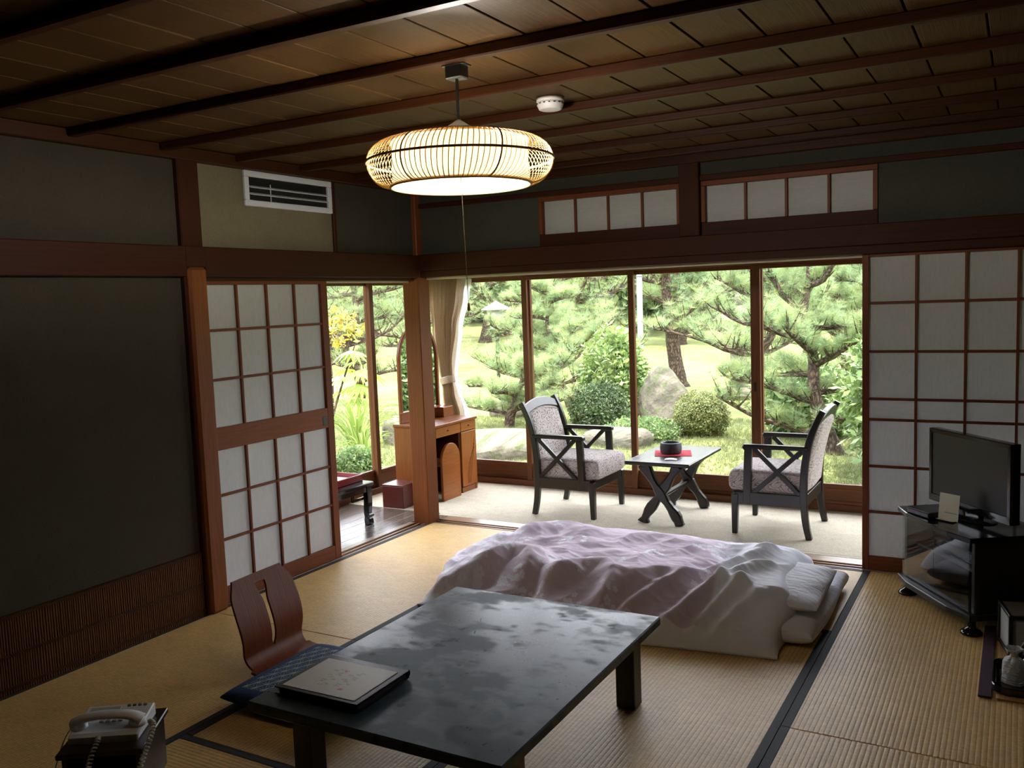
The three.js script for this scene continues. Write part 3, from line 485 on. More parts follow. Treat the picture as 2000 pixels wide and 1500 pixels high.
rock('boulder', 'low boulder seen under the armrest of the left armchair', -1.0, -5.9, 0.9, 0.36, 0.6, 12, { turn: -0.2, sink: 0.12 });
rock('boulder', 'small rounded stone outside the side window', -4.2, -5.15, 0.42, 0.5, 0.4, 15, {});
rock('boulder', 'long flat rock behind the left pine', -3.9, -8.2, 1.0, 0.35, 0.6, 18, {});
{ // garden lamp
  const x = -7.0, z = -12.9, g = thing('garden_lamp', 'garden lamp on a dark post with a pale tapered lantern head', 'lamp', { at: [x, groundAt(x, z), z] });
  part(g, 'post', sweep([[0, 0, 0], [0, 1.18, 0]], 0.045, 10), M.darkMetal);
  part(g, 'collar', lathe([[0.0, 1.12], [0.06, 1.13], [0.15, 1.34], [0.15, 1.36], [0, 1.36]], 6), M.darkMetal);
  part(g, 'lantern_glass', lathe([[0.145, 1.36], [0.24, 1.82], [0.0, 1.82]], 6), mat(0.30, 0.31, 0.27, { roughness: 0.4 }), 'pale frosted lantern body');
  part(g, 'roof', lathe([[0, 2.02], [0.1, 1.96], [0.36, 1.82], [0.36, 1.80], [0, 1.80]], 6), mat(0.34, 0.34, 0.32, { roughness: 0.5 }), 'pale pointed lamp roof');
}
{ // stone lantern
  const x = -0.9, z = -11.6, g = thing('stone_lantern', 'grey stone lantern half hidden by the old pine', 'lantern', { at: [x, groundAt(x, z), z] });
  part(g, 'base', lathe([[0, 0], [0.42, 0], [0.42, 0.12], [0.26, 0.22], [0, 0.22]], 6), M.stone); part(g, 'shaft', lathe([[0, 0.22], [0.17, 0.22], [0.15, 0.55], [0.17, 0.95], [0, 0.95]], 12), M.stone);
  part(g, 'platform', lathe([[0, 0.95], [0.3, 1.0], [0.38, 1.1], [0.38, 1.17], [0, 1.17]], 6), M.stone);
  const fb = part(g, 'fire_box', lathe([[0, 1.17], [0.24, 1.17], [0.24, 1.5], [0, 1.5]], 6), M.stone); part(fb, 'opening', span(-0.1, 0.1, 1.24, 1.43, 0.2, 0.235, 0.002), M.black);
  part(g, 'roof', lathe([[0, 1.78], [0.12, 1.76], [0.36, 1.58], [0.5, 1.52], [0.48, 1.48], [0, 1.5]], 6), M.stone); part(g, 'finial', lathe([[0, 2.02], [0.05, 1.97], [0.09, 1.88], [0.06, 1.78], [0, 1.76]], 10), M.stone);
}
{ // white post
  const x = -3.0, z = -11.9, g = thing('white_post', 'slim white post glimpsed beside the middle mullion', 'post', { at: [x, groundAt(x, z), z] });
  part(g, 'post', sweep([[0, 0, 0], [0, 2.4, 0]], 0.06, 10), mat(0.34, 0.36, 0.38, { roughness: 0.5 })); part(g, 'cap', lathe([[0, 2.47], [0.05, 2.44], [0.075, 2.4], [0, 2.4]], 10), mat(0.34, 0.36, 0.38, { roughness: 0.5 }));
}
function bladePlant(label, x, z, n, h, seed) {      // clump of arching strap leaves, each leaf its own mesh
  const g = thing('lily_clump', label, 'plant', { at: [x, groundAt(x, z) - 0.02, z], group: 'strap leaved clumps' }), r = rng(seed);
  for (let i = 0; i < n; i++) {
    const a = r() * 6.283, l = h * (0.7 + 0.5 * r()), o = 0.25 + 0.6 * r(), w = 0.011 + 0.007 * r(), b = 0.12 * r();
    part(g, 'strap_leaf', sheet(2, 7, (u, v) => { const k = o * l * (0.25 * v + 0.75 * v * v), y = l * (v - 0.55 * o * v * v * v), q = (u - 0.5) * 2 * w * (1 - 0.9 * v * v * v), f = Math.abs(u - 0.5) * 0.02; return [Math.cos(a) * (k + b) - Math.sin(a) * q, y + f, Math.sin(a) * (k + b) + Math.cos(a) * q]; }), GM.blade);
  }
}
bladePlant('tall strap leaved clump in the middle of the side window', -4.35, -4.45, 60, 0.86, 61);
bladePlant('strap leaved clump nearest the paper screen in the side window', -3.7, -3.8, 40, 0.55, 62);
bladePlant('strap leaved clump left of the dressing table', -5.1, -5.35, 54, 0.78, 63);
{ // overhanging branch with large divided leaves
  const g = thing('leafy_branch_shrub', 'slender shrub with large bright divided leaves outside the side window', 'shrub', { at: [-2.95, groundAt(-2.95, -2.7), -2.7] }), r = rng(71);
  part(g, 'stem', sweep(curve([[-0.2, 0, 0.3], [-0.15, 0.6, 0.25], [0.0, 1.25, 0.1], [0.1, 1.62, 0]], 12), Array.from({ length: 13 }, (_, i) => 0.02 - 0.0011 * i), 6), M.bark);
  for (let k = 0; k < 17; k++) {
    const a = r() * 6.283, y = 1.0 + 0.6 * r(), x0 = 0.02 * k - 0.05, leaf = [];
    const c = V(x0 + 0.06 * Math.cos(a), y, 0.1 * Math.sin(a)), out = V(Math.cos(a), -0.35 + 0.2 * r(), Math.sin(a)).normalize(), side = V(0, 1, 0).cross(out).normalize(), up = out.clone().cross(side).normalize();
    const L = 0.24 + 0.08 * r();
    for (let i = 0; i < 7; i++) { const an = (i - 3) * 0.36, d = out.clone().multiplyScalar(Math.cos(an)).addScaledVector(side, Math.sin(an)), s = out.clone().multiplyScalar(-Math.sin(an)).addScaledVector(side, Math.cos(an)), l = L * (1 - 0.07 * Math.abs(i - 3)), w = 0.022, p = (t, q, dr) => { const e = c.clone().addScaledVector(d, l * t).addScaledVector(s, q).addScaledVector(up, -dr * l * 0.35); return [e.x, e.y, e.z]; };
      leaf.push([p(0, 0, 0), p(0.5, w, 0.25), p(0.55, 0, 0.3)], [p(0, 0, 0), p(0.55, 0, 0.3), p(0.5, -w, 0.25)], [p(0.5, w, 0.25), p(1, 0, 1), p(0.55, 0, 0.3)], [p(0.55, 0, 0.3), p(1, 0, 1), p(0.5, -w, 0.25)]); }
    part(g, 'divided_leaf', triGeo(leaf), GM.vivid);
  }
  const b = bush('maple_sapling', 'thin sapling with golden young leaves at the top of the side window', -6.6, -6.5, 1.1, 0.6, GEO.mid, GM.gold, 34, 72, { shell: 0.1 }); b.position.y += 1.4;
  part(b, 'trunk', sweep([[0, -1.5, 0], [0.05, -0.6, 0], [0, 0.1, 0]], [0.03, 0.022, 0.015], 6), M.bark);
}
{ // grass near the windows
  const r = rng(91), pts = [], out = [];
  for (let i = 0; i < 5; i++) { const a = i * 1.26, l = 0.055; out.push([[Math.cos(a) * 0.004, 0, Math.sin(a) * 0.004], [Math.cos(a + 1.5) * 0.005, 0, Math.sin(a + 1.5) * 0.005], [Math.cos(a) * 0.03, l * (0.7 + 0.1 * i), Math.sin(a) * 0.03]]); }
  const put = (x0, x1, z0, z1, n) => { for (let i = 0; i < n; i++) { const x = mix(x0, x1, r()), z = mix(z0, z1, r()); pts.push({ p: V(x, groundAt(x, z) - 0.005, z), s: 1.1 }); } };
  put(-8, -2.2, -8, -0.5, 26000); put(-3, 4, -9, -3.2, 22000);
  const o = copies(scene, 'grass', triGeo(out), GM.grass, pts, 92, 0.3); o.userData = { kind: 'stuff', label: 'short grass of the lawn close to the veranda', category: 'grass' };
}
// ---------------------------------------------------------------- furniture helpers
function boxUV(g0, s = 1) {           // uv in metres from the dominant axis of each triangle
  const g = g0.index ? g0.toNonIndexed() : g0, p = g.attributes.position, uv = new Float32Array(p.count * 2), a = V(0, 0, 0), b = V(0, 0, 0), c = V(0, 0, 0);
  for (let i = 0; i < p.count; i += 3) {
    a.fromBufferAttribute(p, i); b.fromBufferAttribute(p, i + 1); c.fromBufferAttribute(p, i + 2);
    const n = b.clone().sub(a).cross(c.clone().sub(a)), x = Math.abs(n.x), y = Math.abs(n.y), z = Math.abs(n.z);
    [a, b, c].forEach((q, k) => { const [u, v] = y >= x && y >= z ? [q.x, q.z] : x >= z ? [q.z, q.y] : [q.x, q.y]; uv[(i + k) * 2] = u * s; uv[(i + k) * 2 + 1] = v * s; });
  }
  g.setAttribute('uv', new THREE.BufferAttribute(uv, 2)); return g;
}
function bar(p0, p1, w, t, o = {}) {  // straight chamfered bar from p0 to p1; w across (near o.side), t the other way; tapers to w1, t1
  const a = V(...p0), b = V(...p1), L = a.distanceTo(b), g = cbox(w, t, L, o.c ?? 0.003, 'z'), p = g.attributes.position, w1 = o.w1 ?? w, t1 = o.t1 ?? t;
  for (let i = 0; i < p.count; i++) { const k = p.getZ(i) / L + 0.5; p.setX(i, p.getX(i) * mix(1, w1 / w, k)); p.setY(i, p.getY(i) * mix(1, t1 / t, k)); }
  const d = b.clone().sub(a).normalize(), s = V(...(o.side ?? [0, 0, 1])); s.addScaledVector(d, -s.dot(d)).normalize();
  const y = d.clone().cross(s); g.applyMatrix4(new THREE.Matrix4().makeBasis(s, y, d)); g.translate((a.x + b.x) / 2, (a.y + b.y) / 2, (a.z + b.z) / 2); return g;
}
function ribbon(cl, wd) {             // closed outline round a 2-d centre line
  const n = cl.length, L = [], Rr = [];
  for (let i = 0; i < n; i++) { const a = cl[Math.max(0, i - 1)], b = cl[Math.min(n - 1, i + 1)], dx = b[0] - a[0], dy = b[1] - a[1], l = Math.hypot(dx, dy), w = (Array.isArray(wd) ? wd[i] : wd) / 2; L.push([cl[i][0] - dy / l * w, cl[i][1] + dx / l * w]); Rr.push([cl[i][0] + dy / l * w, cl[i][1] - dx / l * w]); }
  return shapePath([...L, ...Rr.reverse()]);
}
const curve2 = (pts, n) => new THREE.SplineCurve(pts.map((p) => new THREE.Vector2(...p))).getPoints(n).map((p) => [p.x, p.y]);

// ---------------------------------------------------------------- veranda armchairs and table
T.fabric = texture(512, 512, (u, v) => {                 // scrolling leaf damask, one tile = 0.24 m
  const wx = u + 0.10 * Math.sin(v * 12.566) + 0.07 * (fbm(u * 5, v * 5, 3, 5, 5, 3) - 0.5), wy = v + 0.09 * Math.sin(u * 12.566 + 1) + 0.08 * (fbm(u * 5, v * 5, 3, 5, 5, 7) - 0.5);
  const a = Math.abs(Math.sin(wx * 18.85 + 2.2 * Math.sin(wy * 12.566))), b = Math.abs(Math.sin(wy * 25.13 + 2.6 * Math.sin(wx * 18.85))), l = 1 - smooth(0.05, 0.38, Math.min(a, b)), w = 0.9 + 0.1 * vnoise(u * 200, v * 200, 200, 200, 5);
  const k = mix(1, 0.50, l * smooth(0.3, 0.55, fbm(u * 8, v * 8, 3, 8, 8, 15) + 0.12)); return [k * w, k * w * mix(1, 0.93, l), k * w * mix(0.98, 0.93, l)];
}, { sx: 0.24, sy: 0.24 });
const FM = { frame: mat(0.022, 0.019, 0.014, { map: T.wood, roughness: 0.28 }), fabric: mat(0.62, 0.56, 0.55, { map: T.fabric, roughness: 0.9, bumpMap: T.carpetBump, bumpScale: 0.0006 }), welt: mat(0.55, 0.5, 0.49, { roughness: 0.9 }) };
function armchair(label, at, turn) {
  const g = thing('armchair', label, 'armchair', { at, turn, group: 'pair of veranda armchairs' });
  const rail = (n, a, b) => part(g, n, span(...a, ...b), FM.frame);
  const hz = 0.262;
  for (const s of [-1, 1]) {
    const cl = curve2([[-0.012, 0], [0.012, 0.12], [0.022, 0.28], [0.016, 0.45], [-0.012, 0.62], [-0.052, 0.74], [-0.098, 0.835]], 22);
    part(g, 'back_leg', extrude(ribbon(cl, cl.map((_, i) => mix(0.038, 0.046, Math.sin(Math.PI * i / 22)))), 0.036, 0.004).translate(0, 0, s * hz), FM.frame);
    part(g, 'front_leg', bar([0.462, 0.27, s * hz], [0.468, 0, s * hz], 0.046, 0.046, { w1: 0.034, t1: 0.034, c: 0.004 }), FM.frame);
    part(g, 'arm_post', extrude(ribbon(curve2([[0.385, 0.205], [0.38, 0.36], [0.372, 0.575]], 6), 0.05), 0.036, 0.004).translate(0, 0, s * hz), FM.frame);
    part(g, 'armrest', [bar([-0.012, 0.590, s * hz], [0.385, 0.590, s * hz], 0.048, 0.028, { c: 0.007 }), bar([0.35, 0.585, s * hz], [0.408, 0.585, s * hz], 0.054, 0.036, { c: 0.009 })], FM.frame);
    part(g, 'cross_brace', bar([0.03, 0.575, s * hz], [0.352, 0.27, s * hz], 0.022, 0.030), FM.frame);
    part(g, 'cross_brace', bar([0.335, 0.575, s * (hz - 0.002)], [0.03, 0.27, s * (hz - 0.002)], 0.022, 0.030), FM.frame);
    part(g, 'side_rail', span(0.02, 0.455, 0.205, 0.285, s * hz - 0.016, s * hz + 0.016, 0.003, 'x'), FM.frame);
  }
  part(g, 'front_rail', span(0.45, 0.478, 0.215, 0.285, -hz + 0.02, hz - 0.02, 0.003, 'z'), FM.frame);
  part(g, 'back_rail', span(0.008, 0.034, 0.205, 0.285, -hz + 0.018, hz - 0.018, 0.003, 'z'), FM.frame);
  // crest: arched top rail between the back legs
  const top = (z) => 0.0 + 0.05 * (1 - (z / 0.25) ** 2), zs = Array.from({ length: 13 }, (_, i) => -0.246 + 0.492 * i / 12);
  const crest = extrude(shapePath([...zs.map((z) => [z, top(z)]), ...zs.slice().reverse().map((z) => [z, top(z) * 0.75 - 0.062])]), 0.032, 0.004);
  crest.rotateY(-Math.PI / 2).rotateZ(0.44).translate(-0.085, 0.80, 0); part(g, 'crest_rail', boxUV(crest), FM.frame);
  // upholstered back
  const N = 18, backP = (u, v, f) => { const z = (u - 0.5) * 0.475, y = mix(0.30, 0.745 + 0.036 * (1 - (2 * u - 1) ** 2), v), x = 0.028 - 0.02 * v - 0.075 * v * v, pf = Math.pow(Math.max(0, (1 - Math.abs(2 * u - 1) ** 8) * (1 - Math.abs(2 * v - 1) ** 8)), 0.35); return [x + f * (0.008 + 0.02 * pf) - 0.012 * (1 - (2 * u - 1) ** 2), y, z, z, y]; };
  const bp = mergeGeometries([sheet(N, N, (u, v) => backP(u, v, 1)), sheet(N, N, (u, v) => backP(1 - u, v, -1)), sheet(N, 1, (u, v) => backP(u, 1, 1 - 2 * v)), sheet(N, 1, (u, v) => backP(u, 0, 2 * v - 1)), sheet(1, N, (u, v) => backP(1, v, 1 - 2 * u)), sheet(1, N, (u, v) => backP(0, v, 2 * u - 1))]);
  const b = part(g, 'back_cushion', bp, FM.fabric);
  const loop = []; for (let i = 0; i <= 16; i++) { const q = backP(0.03 + 0.94 * i / 16, 0.975, 1); loop.push([q[0] + 0.004, q[1], q[2]]); } const l0 = backP(0.03, 0.02, 1), l1 = backP(0.97, 0.02, 1);
  part(b, 'piping', sweep([[l0[0] + 0.004, l0[1], l0[2]], ...loop, [l1[0] + 0.004, l1[1], l1[2]]], 0.004, 5), FM.welt);
  const seat = part(g, 'seat_cushion', boxUV(pillowGeo(0.485, 0.155, 0.505, 26, 13, 0.24, (x, z, s) => (s > 0 ? 0.012 * Math.exp(-(x * x + z * z) / 0.03) : 0)).translate(0.268, 0.352, 0)), FM.fabric);
  part(seat, 'piping', sweep([...[[0.045, 0.245], [0.49, 0.245], [0.502, 0.232], [0.502, -0.232], [0.49, -0.245], [0.045, -0.245], [0.045, 0.245]].map(([x, z]) => [x, 0.405, z])], 0.0045, 5), FM.welt);
  return g;
}
armchair('dark wooden armchair with damask cushions left of the coffee table', [0.628, 0.004, -0.748], 0);
armchair('dark wooden armchair with damask cushions seen from behind its back, right of the coffee table', [2.585, 0.004, -0.77], Math.PI);
{
  const g = thing('coffee_table', 'rustic dark coffee table with crossed legs between the armchairs', 'table', { at: [1.59, 0.004, -0.83] });
  const wd = mat(0.045, 0.036, 0.028, { map: T.wood, roughness: 0.22, bumpMap: T.woodBump, bumpScale: 0.001 });
  part(g, 'top', [cbox(0.47, 0.026, 0.75, 0.006, 'z').translate(0, 0.437, 0)], wd);
  for (const z of [0.285, -0.285]) for (const s of [-1, 1]) {
    const cl = curve2([[s * 0.135, 0.0], [s * 0.105, 0.07], [s * 0.02, 0.19], [-s * 0.045, 0.29], [-s * 0.125, 0.424]], 14);
    part(g, 'leg', extrude(ribbon(cl, cl.map((_, i) => 0.062 + 0.014 * Math.sin(i * 1.3 + s + z * 9) + (i < 2 || i > 12 ? 0.012 : 0))), 0.052, 0.010).translate(0, 0, z + s * 0.004), FM.frame);
  }
  part(g, 'stretcher', sweep([[0, 0.195, -0.285], [0, 0.195, 0.285]], 0.017, 8), FM.frame);
  const c = thing('table_cloth', 'small red cloth under the ashtray on the coffee table', 'cloth', { at: [1.578, 0.4556, -0.84], turn: 0.35 });
  part(c, 'cloth', cbox(0.26, 0.0024, 0.24, 0.001), mat(0.50, 0.012, 0.030, { roughness: 0.9, bumpMap: T.carpetBump, bumpScale: 0.0005 }));
  const a = thing('ashtray', 'round dark grey stone ashtray on the red cloth', 'ashtray', { at: [1.562, 0.4571, -0.84] });
  part(a, 'bowl', lathe([[0, 0], [0.068, 0], [0.076, 0.008], [0.079, 0.04], [0.075, 0.074], [0.071, 0.078], [0.060, 0.078], [0.056, 0.072], [0.052, 0.02], [0.0, 0.016]], 40), mat(0.055, 0.058, 0.058, { roughness: 0.55, bumpMap: T.plasterBump, bumpScale: 0.0008 }));
  part(a, 'glaze', lathe([[0.0595, 0.0785], [0.0555, 0.07], [0.0515, 0.0215], [0, 0.0175]], 40), mat(0.03, 0.10, 0.09, { roughness: 0.15 }), 'dark green glazed inside');
  const w = thing('paper_napkin', 'folded white paper at the front edge of the coffee table', 'paper', { at: [1.645, 0.4545, -0.60], turn: 0.25 });
  part(w, 'fold', sheet(10, 6, (u, v) => [(u - 0.5) * 0.085, 0.0015 + 0.010 * Math.pow(Math.sin(Math.PI * u), 0.5) * (0.6 + 0.4 * Math.sin(v * 4)), (v - 0.5) * 0.045]), M.white);
  part(w, 'underside', cbox(0.085, 0.002, 0.045, 0.0005).translate(0, 0.001, 0), M.white);
}
// ---------------------------------------------------------------- dressing table, stool, bin, side table
const DM = { wood: woodM(0.27, 0.082, 0.020, 0.32, { specularIntensity: 0.6 }), front: woodM(0.34, 0.115, 0.027, 0.3, { specularIntensity: 0.6 }), dark: woodM(0.10, 0.028, 0.009, 0.4) };
{
  const x0 = -0.68, x1 = -0.288, z0 = -1.137, z1 = -0.505, g = thing('dressing_table', 'reddish brown dressing table with an arched mirror behind the corner post', 'dressing table', { at: [0, 0.004, 0] });
  part(g, 'top', span(x0 - 0.008, x1 + 0.012, 0.6, 0.625, z0 - 0.006, z1 + 0.006, 0.004, 'z'), DM.wood);
  part(g, 'side_panel', span(x0, x1 - 0.002, 0, 0.6, z1 - 0.03, z1, 0.003, 'y'), DM.wood); part(g, 'side_panel', span(x0, x1 - 0.002, 0, 0.6, z0, z0 + 0.03, 0.003, 'y'), DM.wood);
  part(g, 'back_panel', span(x0, x0 + 0.012, 0.02, 0.6, z0 + 0.03, z1 - 0.03, 0.001, 'y'), DM.dark);
  part(g, 'inner_panel', span(x0 + 0.012, x1 - 0.015, 0, 0.6, -0.905, -0.885, 0.001, 'y'), DM.dark);
  part(g, 'plinth', span(x0 + 0.02, x1 - 0.006, 0, 0.045, z0 + 0.03, -0.905, 0.002, 'z'), DM.wood);
  const pull = (p, z, y) => { const a = part(p, 'drawer_pull', extrude(new THREE.Shape().absarc(0, 0, 0.013, 0, Math.PI, false), 0.006, 0.001, 8).rotateY(Math.PI / 2).translate(x1 + 0.002, y - 0.004, z), DM.dark, 'dark half round pull'); return a; };
  const d1 = part(g, 'drawer', span(x1 - 0.02, x1, 0.518, 0.597, -0.898, z1 - 0.032, 0.003, 'z'), DM.front); pull(d1, -0.71, 0.558);
  const d2 = part(g, 'drawer', span(x1 - 0.02, x1, 0.518, 0.597, z0 + 0.006, -0.904, 0.003, 'z'), DM.front); pull(d2, -1.02, 0.558);
  const dr = part(g, 'cabinet_door', span(x1 - 0.02, x1, 0.05, 0.512, z0 + 0.006, -0.904, 0.003, 'y'), DM.front);
  for (let i = 0; i < 4; i++) part(dr, 'carved_line', sweep(curve([[x1 + 0.0004, 0.07, -0.985 - i * 0.014], [x1 + 0.0004, 0.17, -0.992 - i * 0.018], [x1 + 0.0004, 0.27 + i * 0.03, -1.03 - i * 0.02], [x1 + 0.0004, 0.36 + i * 0.03, -1.10]], 14), [...Array(15)].map(() => [0.0012, 0.0016]), 4), DM.dark);
  // mirror
  const mx = -0.635, zc = -0.822, hw = 0.283, spring = 1.14;
  const arch = (w, y0, r) => { const s = new THREE.Shape(); s.moveTo(-w, y0); s.lineTo(-w, spring); s.absarc(0, spring, w, Math.PI, 0, true); s.lineTo(w, y0); s.closePath(); return s; };
  const outer = arch(hw, 0.625, 0), inner = arch(hw - 0.022, 0.66, 0); outer.holes.push(inner);
  const fr = part(g, 'mirror_frame', extrude(outer, 0.028, 0.004, 28).rotateY(Math.PI / 2).translate(mx, 0, zc), DM.wood);
  part(fr, 'mirror_glass', extrude(arch(hw - 0.016, 0.645, 0), 0.005, 0, 28).rotateY(Math.PI / 2).translate(mx - 0.003, 0, zc), mat(0.93, 0.95, 0.94, { metalness: 1, roughness: 0.015 }), 'arched mirror glass'); part(fr, 'mirror_back', extrude(arch(hw - 0.01, 0.64, 0), 0.008, 0, 28).rotateY(Math.PI / 2).translate(mx - 0.012, 0, zc), DM.dark);
  part(g, 'shelf_box', [span(mx - 0.0, mx + 0.02, 0.625, 0.715, z0 + 0.02, z1 - 0.02, 0.003, 'z'), span(mx + 0.016, mx + 0.13, 0.625, 0.71, z0 + 0.01, z0 + 0.16, 0.003, 'x')], DM.wood);
}
{
  const g = thing('dressing_stool', 'stool with arched end boards tucked under the dressing table', 'stool', { at: [0, 0.004, 0] }), zc = -0.70, w = 0.13, sp = 0.33;
  const board = (x) => { const s = new THREE.Shape(); s.moveTo(-w, 0); s.lineTo(-w, sp); s.absarc(0, sp, w, Math.PI, 0, true); s.lineTo(w, 0); s.closePath(); const h = new THREE.Path(); h.absarc(0, 0.40, 0.018, 0, 6.283, true); s.holes.push(h); return extrude(s, 0.024, 0.003, 20).rotateY(Math.PI / 2).translate(x, 0, zc); };
  part(g, 'end_board', board(-0.272), DM.front); part(g, 'end_board', board(-0.55), DM.front);
  part(g, 'seat', span(-0.538, -0.284, 0.28, 0.305, zc - 0.12, zc + 0.12, 0.004, 'x'), DM.front);
}
{
  const g = thing('waste_bin', 'square dark red wooden bin with a round hole, by the corner post', 'bin', { at: [-0.525, 0.004, -0.345], turn: 0.02 }), rm = mat(0.13, 0.022, 0.016, { map: T.wood, roughness: 0.28 });
  const s = shapePath([[-0.1, -0.1], [0.1, -0.1], [0.1, 0.1], [-0.1, 0.1]]), h = new THREE.Path(); h.absarc(0, 0, 0.062, 0, 6.283, true); s.holes.push(h);
  part(g, 'lid', extrude(s, 0.012, 0.002, 28).rotateX(-Math.PI / 2).translate(0, 0.178, 0), rm);
  for (let i = 0; i < 4; i++) { const a = i * Math.PI / 2; part(g, 'side', place(cbox(0.2, 0.172, 0.01, 0.002).translate(0, 0.086, 0.0948), 0, 0, 0, 0, a), rm); }
  part(g, 'base', cbox(0.18, 0.008, 0.18, 0).translate(0, 0.005, 0), M.black);
}
{
  const g = thing('low_side_table', 'black lacquered low table with scrolled legs on the side veranda', 'table', { at: [-0.61, 0, 0.62] });
  part(g, 'top', cbox(0.5, 0.03, 0.88, 0.006, 'z').translate(0, 0.302, 0), M.blackGloss);
  part(g, 'apron', [span(-0.23, 0.23, 0.245, 0.287, -0.42, -0.404, 0.002), span(-0.23, 0.23, 0.245, 0.287, 0.404, 0.42, 0.002), span(0.214, 0.23, 0.245, 0.287, -0.404, 0.404, 0.002), span(-0.23, -0.214, 0.245, 0.287, -0.404, 0.404, 0.002)], M.blackGloss);
  for (const sx of [-1, 1]) for (const sz of [-1, 1]) {
    const l = part(g, 'leg', boxUV(extrude(ribbon(curve2([[sx * 0.214, 0.29], [sx * 0.218, 0.18], [sx * 0.212, 0.09], [sx * 0.216, 0.05], [sx * 0.222, 0.0]], 14), [0.05, 0.05, 0.05, 0.05, 0.05, 0.05, 0.048, 0.046, 0.043, 0.04, 0.043, 0.052, 0.056, 0.056, 0.05]), 0.05, 0.006).translate(0, 0, sz * 0.4)), M.blackGloss);
    part(l, 'scroll', sweep([[sx * 0.234, 0.07, sz * 0.4 - 0.025], [sx * 0.234, 0.07, sz * 0.4 + 0.025]], 0.016, 12), M.blackGloss);
    part(g, 'bracket', [bar([sx * 0.2, 0.2, sz * 0.4], [sx * 0.2, 0.2, sz * 0.24], 0.02, 0.018, { side: [0, 1, 0] }), bar([sx * 0.2, 0.2, sz * 0.25], [sx * 0.2, 0.255, sz * 0.25], 0.02, 0.018)], M.blackGloss);
  }
  const t = thing('lacquer_tray', 'dark red lacquer tray with white paper on the low side table', 'tray', { at: [-0.60, 0.317, 0.42] }), rm = mat(0.20, 0.012, 0.016, { roughness: 0.25 });
  part(t, 'base', cbox(0.3, 0.008, 0.44, 0.002).translate(0, 0.0045, 0), rm);
  for (const s of [-1, 1]) { part(t, 'rim', cbox(0.012, 0.05, 0.44, 0.003).translate(s * 0.148, 0.026, 0), rm); part(t, 'rim', cbox(0.285, 0.05, 0.012, 0.003).translate(0, 0.026, s * 0.214), rm); }
  part(t, 'paper', cbox(0.26, 0.012, 0.39, 0.002).translate(0, 0.0145, 0), M.white, 'white folded paper');
}
// ---------------------------------------------------------------- curtain
{
  T.linen = texture(256, 256, (u, v) => { const k = 0.86 + 0.1 * vnoise(u * 128, v * 40, 128, 40, 2) + 0.06 * vnoise(u * 40, v * 128, 40, 128, 3); return [k, k, k]; }, { sx: 0.2, sy: 0.2 });
  const lev = [[0.02, -0.72, -0.47], [0.35, -0.70, -0.48], [0.62, -0.675, -0.50], [0.82, -0.685, -0.555], [0.92, -0.70, -0.578], [1.0, -0.715, -0.572], [1.38, -0.765, -0.522], [1.65, -0.79, -0.462], [1.80, -0.80, -0.435]];
  const ends = (y) => { let i = 0; while (i < lev.length - 2 && y > lev[i + 1][0]) i++; const a = lev[i], b = lev[i + 1], t = smooth(0, 1, clamp((y - a[0]) / (b[0] - a[0]))); return [mix(a[1], b[1], t), mix(a[2], b[2], t)]; };
  const drape = (n, amp, z0, dx = 0, seed = 0) => sheet(150, 60, (u, v) => { const y = mix(0.02, 1.80, v), [a, b] = ends(y), tie = Math.exp(-(((y - 0.94) / 0.12) ** 2)), ph = u * n * 6.283 + 1.3 * Math.sin(y * 2.3 + seed) + 0.9 * Math.sin(u * 9 + seed), f = Math.sin(ph) + 0.35 * Math.sin(2.1 * ph + 1.1); return [mix(a, b, u) + dx * (y > 0.95 ? smooth(0.95, 1.75, y) : smooth(0.95, 0.5, y) * 0.5) + 0.006 * Math.cos(ph), y, z0 + amp * f * (1 - 0.45 * tie), u * 1.4, y]; });
  const g = thing('curtain', 'beige pleated curtain gathered with a tieback behind the dressing table', 'curtain', { at: [0, 0.004, 0] });
  part(g, 'fabric', drape(8, 0.034, -1.262), phys(0.70, 0.56, 0.39, { map: T.linen, roughness: 0.95, transmission: 0.35, thickness: 0 }));
  part(g, 'tieback', sweep([...Array(25)].map((_, i) => { const a = i / 24 * 6.283; return [-0.638 + 0.072 * Math.cos(a), 0.915 + 0.018 * Math.cos(a), -1.262 + 0.05 * Math.sin(a)]; }), [...Array(25)].map(() => [0.034, 0.003]), 8, { up: [0, 1, 0] }), phys(0.66, 0.54, 0.40, { map: T.linen, roughness: 0.95 }));
  const h = thing('lace_curtain', 'white sheer curtain edge behind the beige curtain', 'curtain', { at: [0, 0.004, 0] });
  part(h, 'fabric', drape(8, 0.007, -1.334, 0.035, 2), phys(0.85, 0.86, 0.88, { roughness: 1, transmission: 0.55, thickness: 0 }));
}
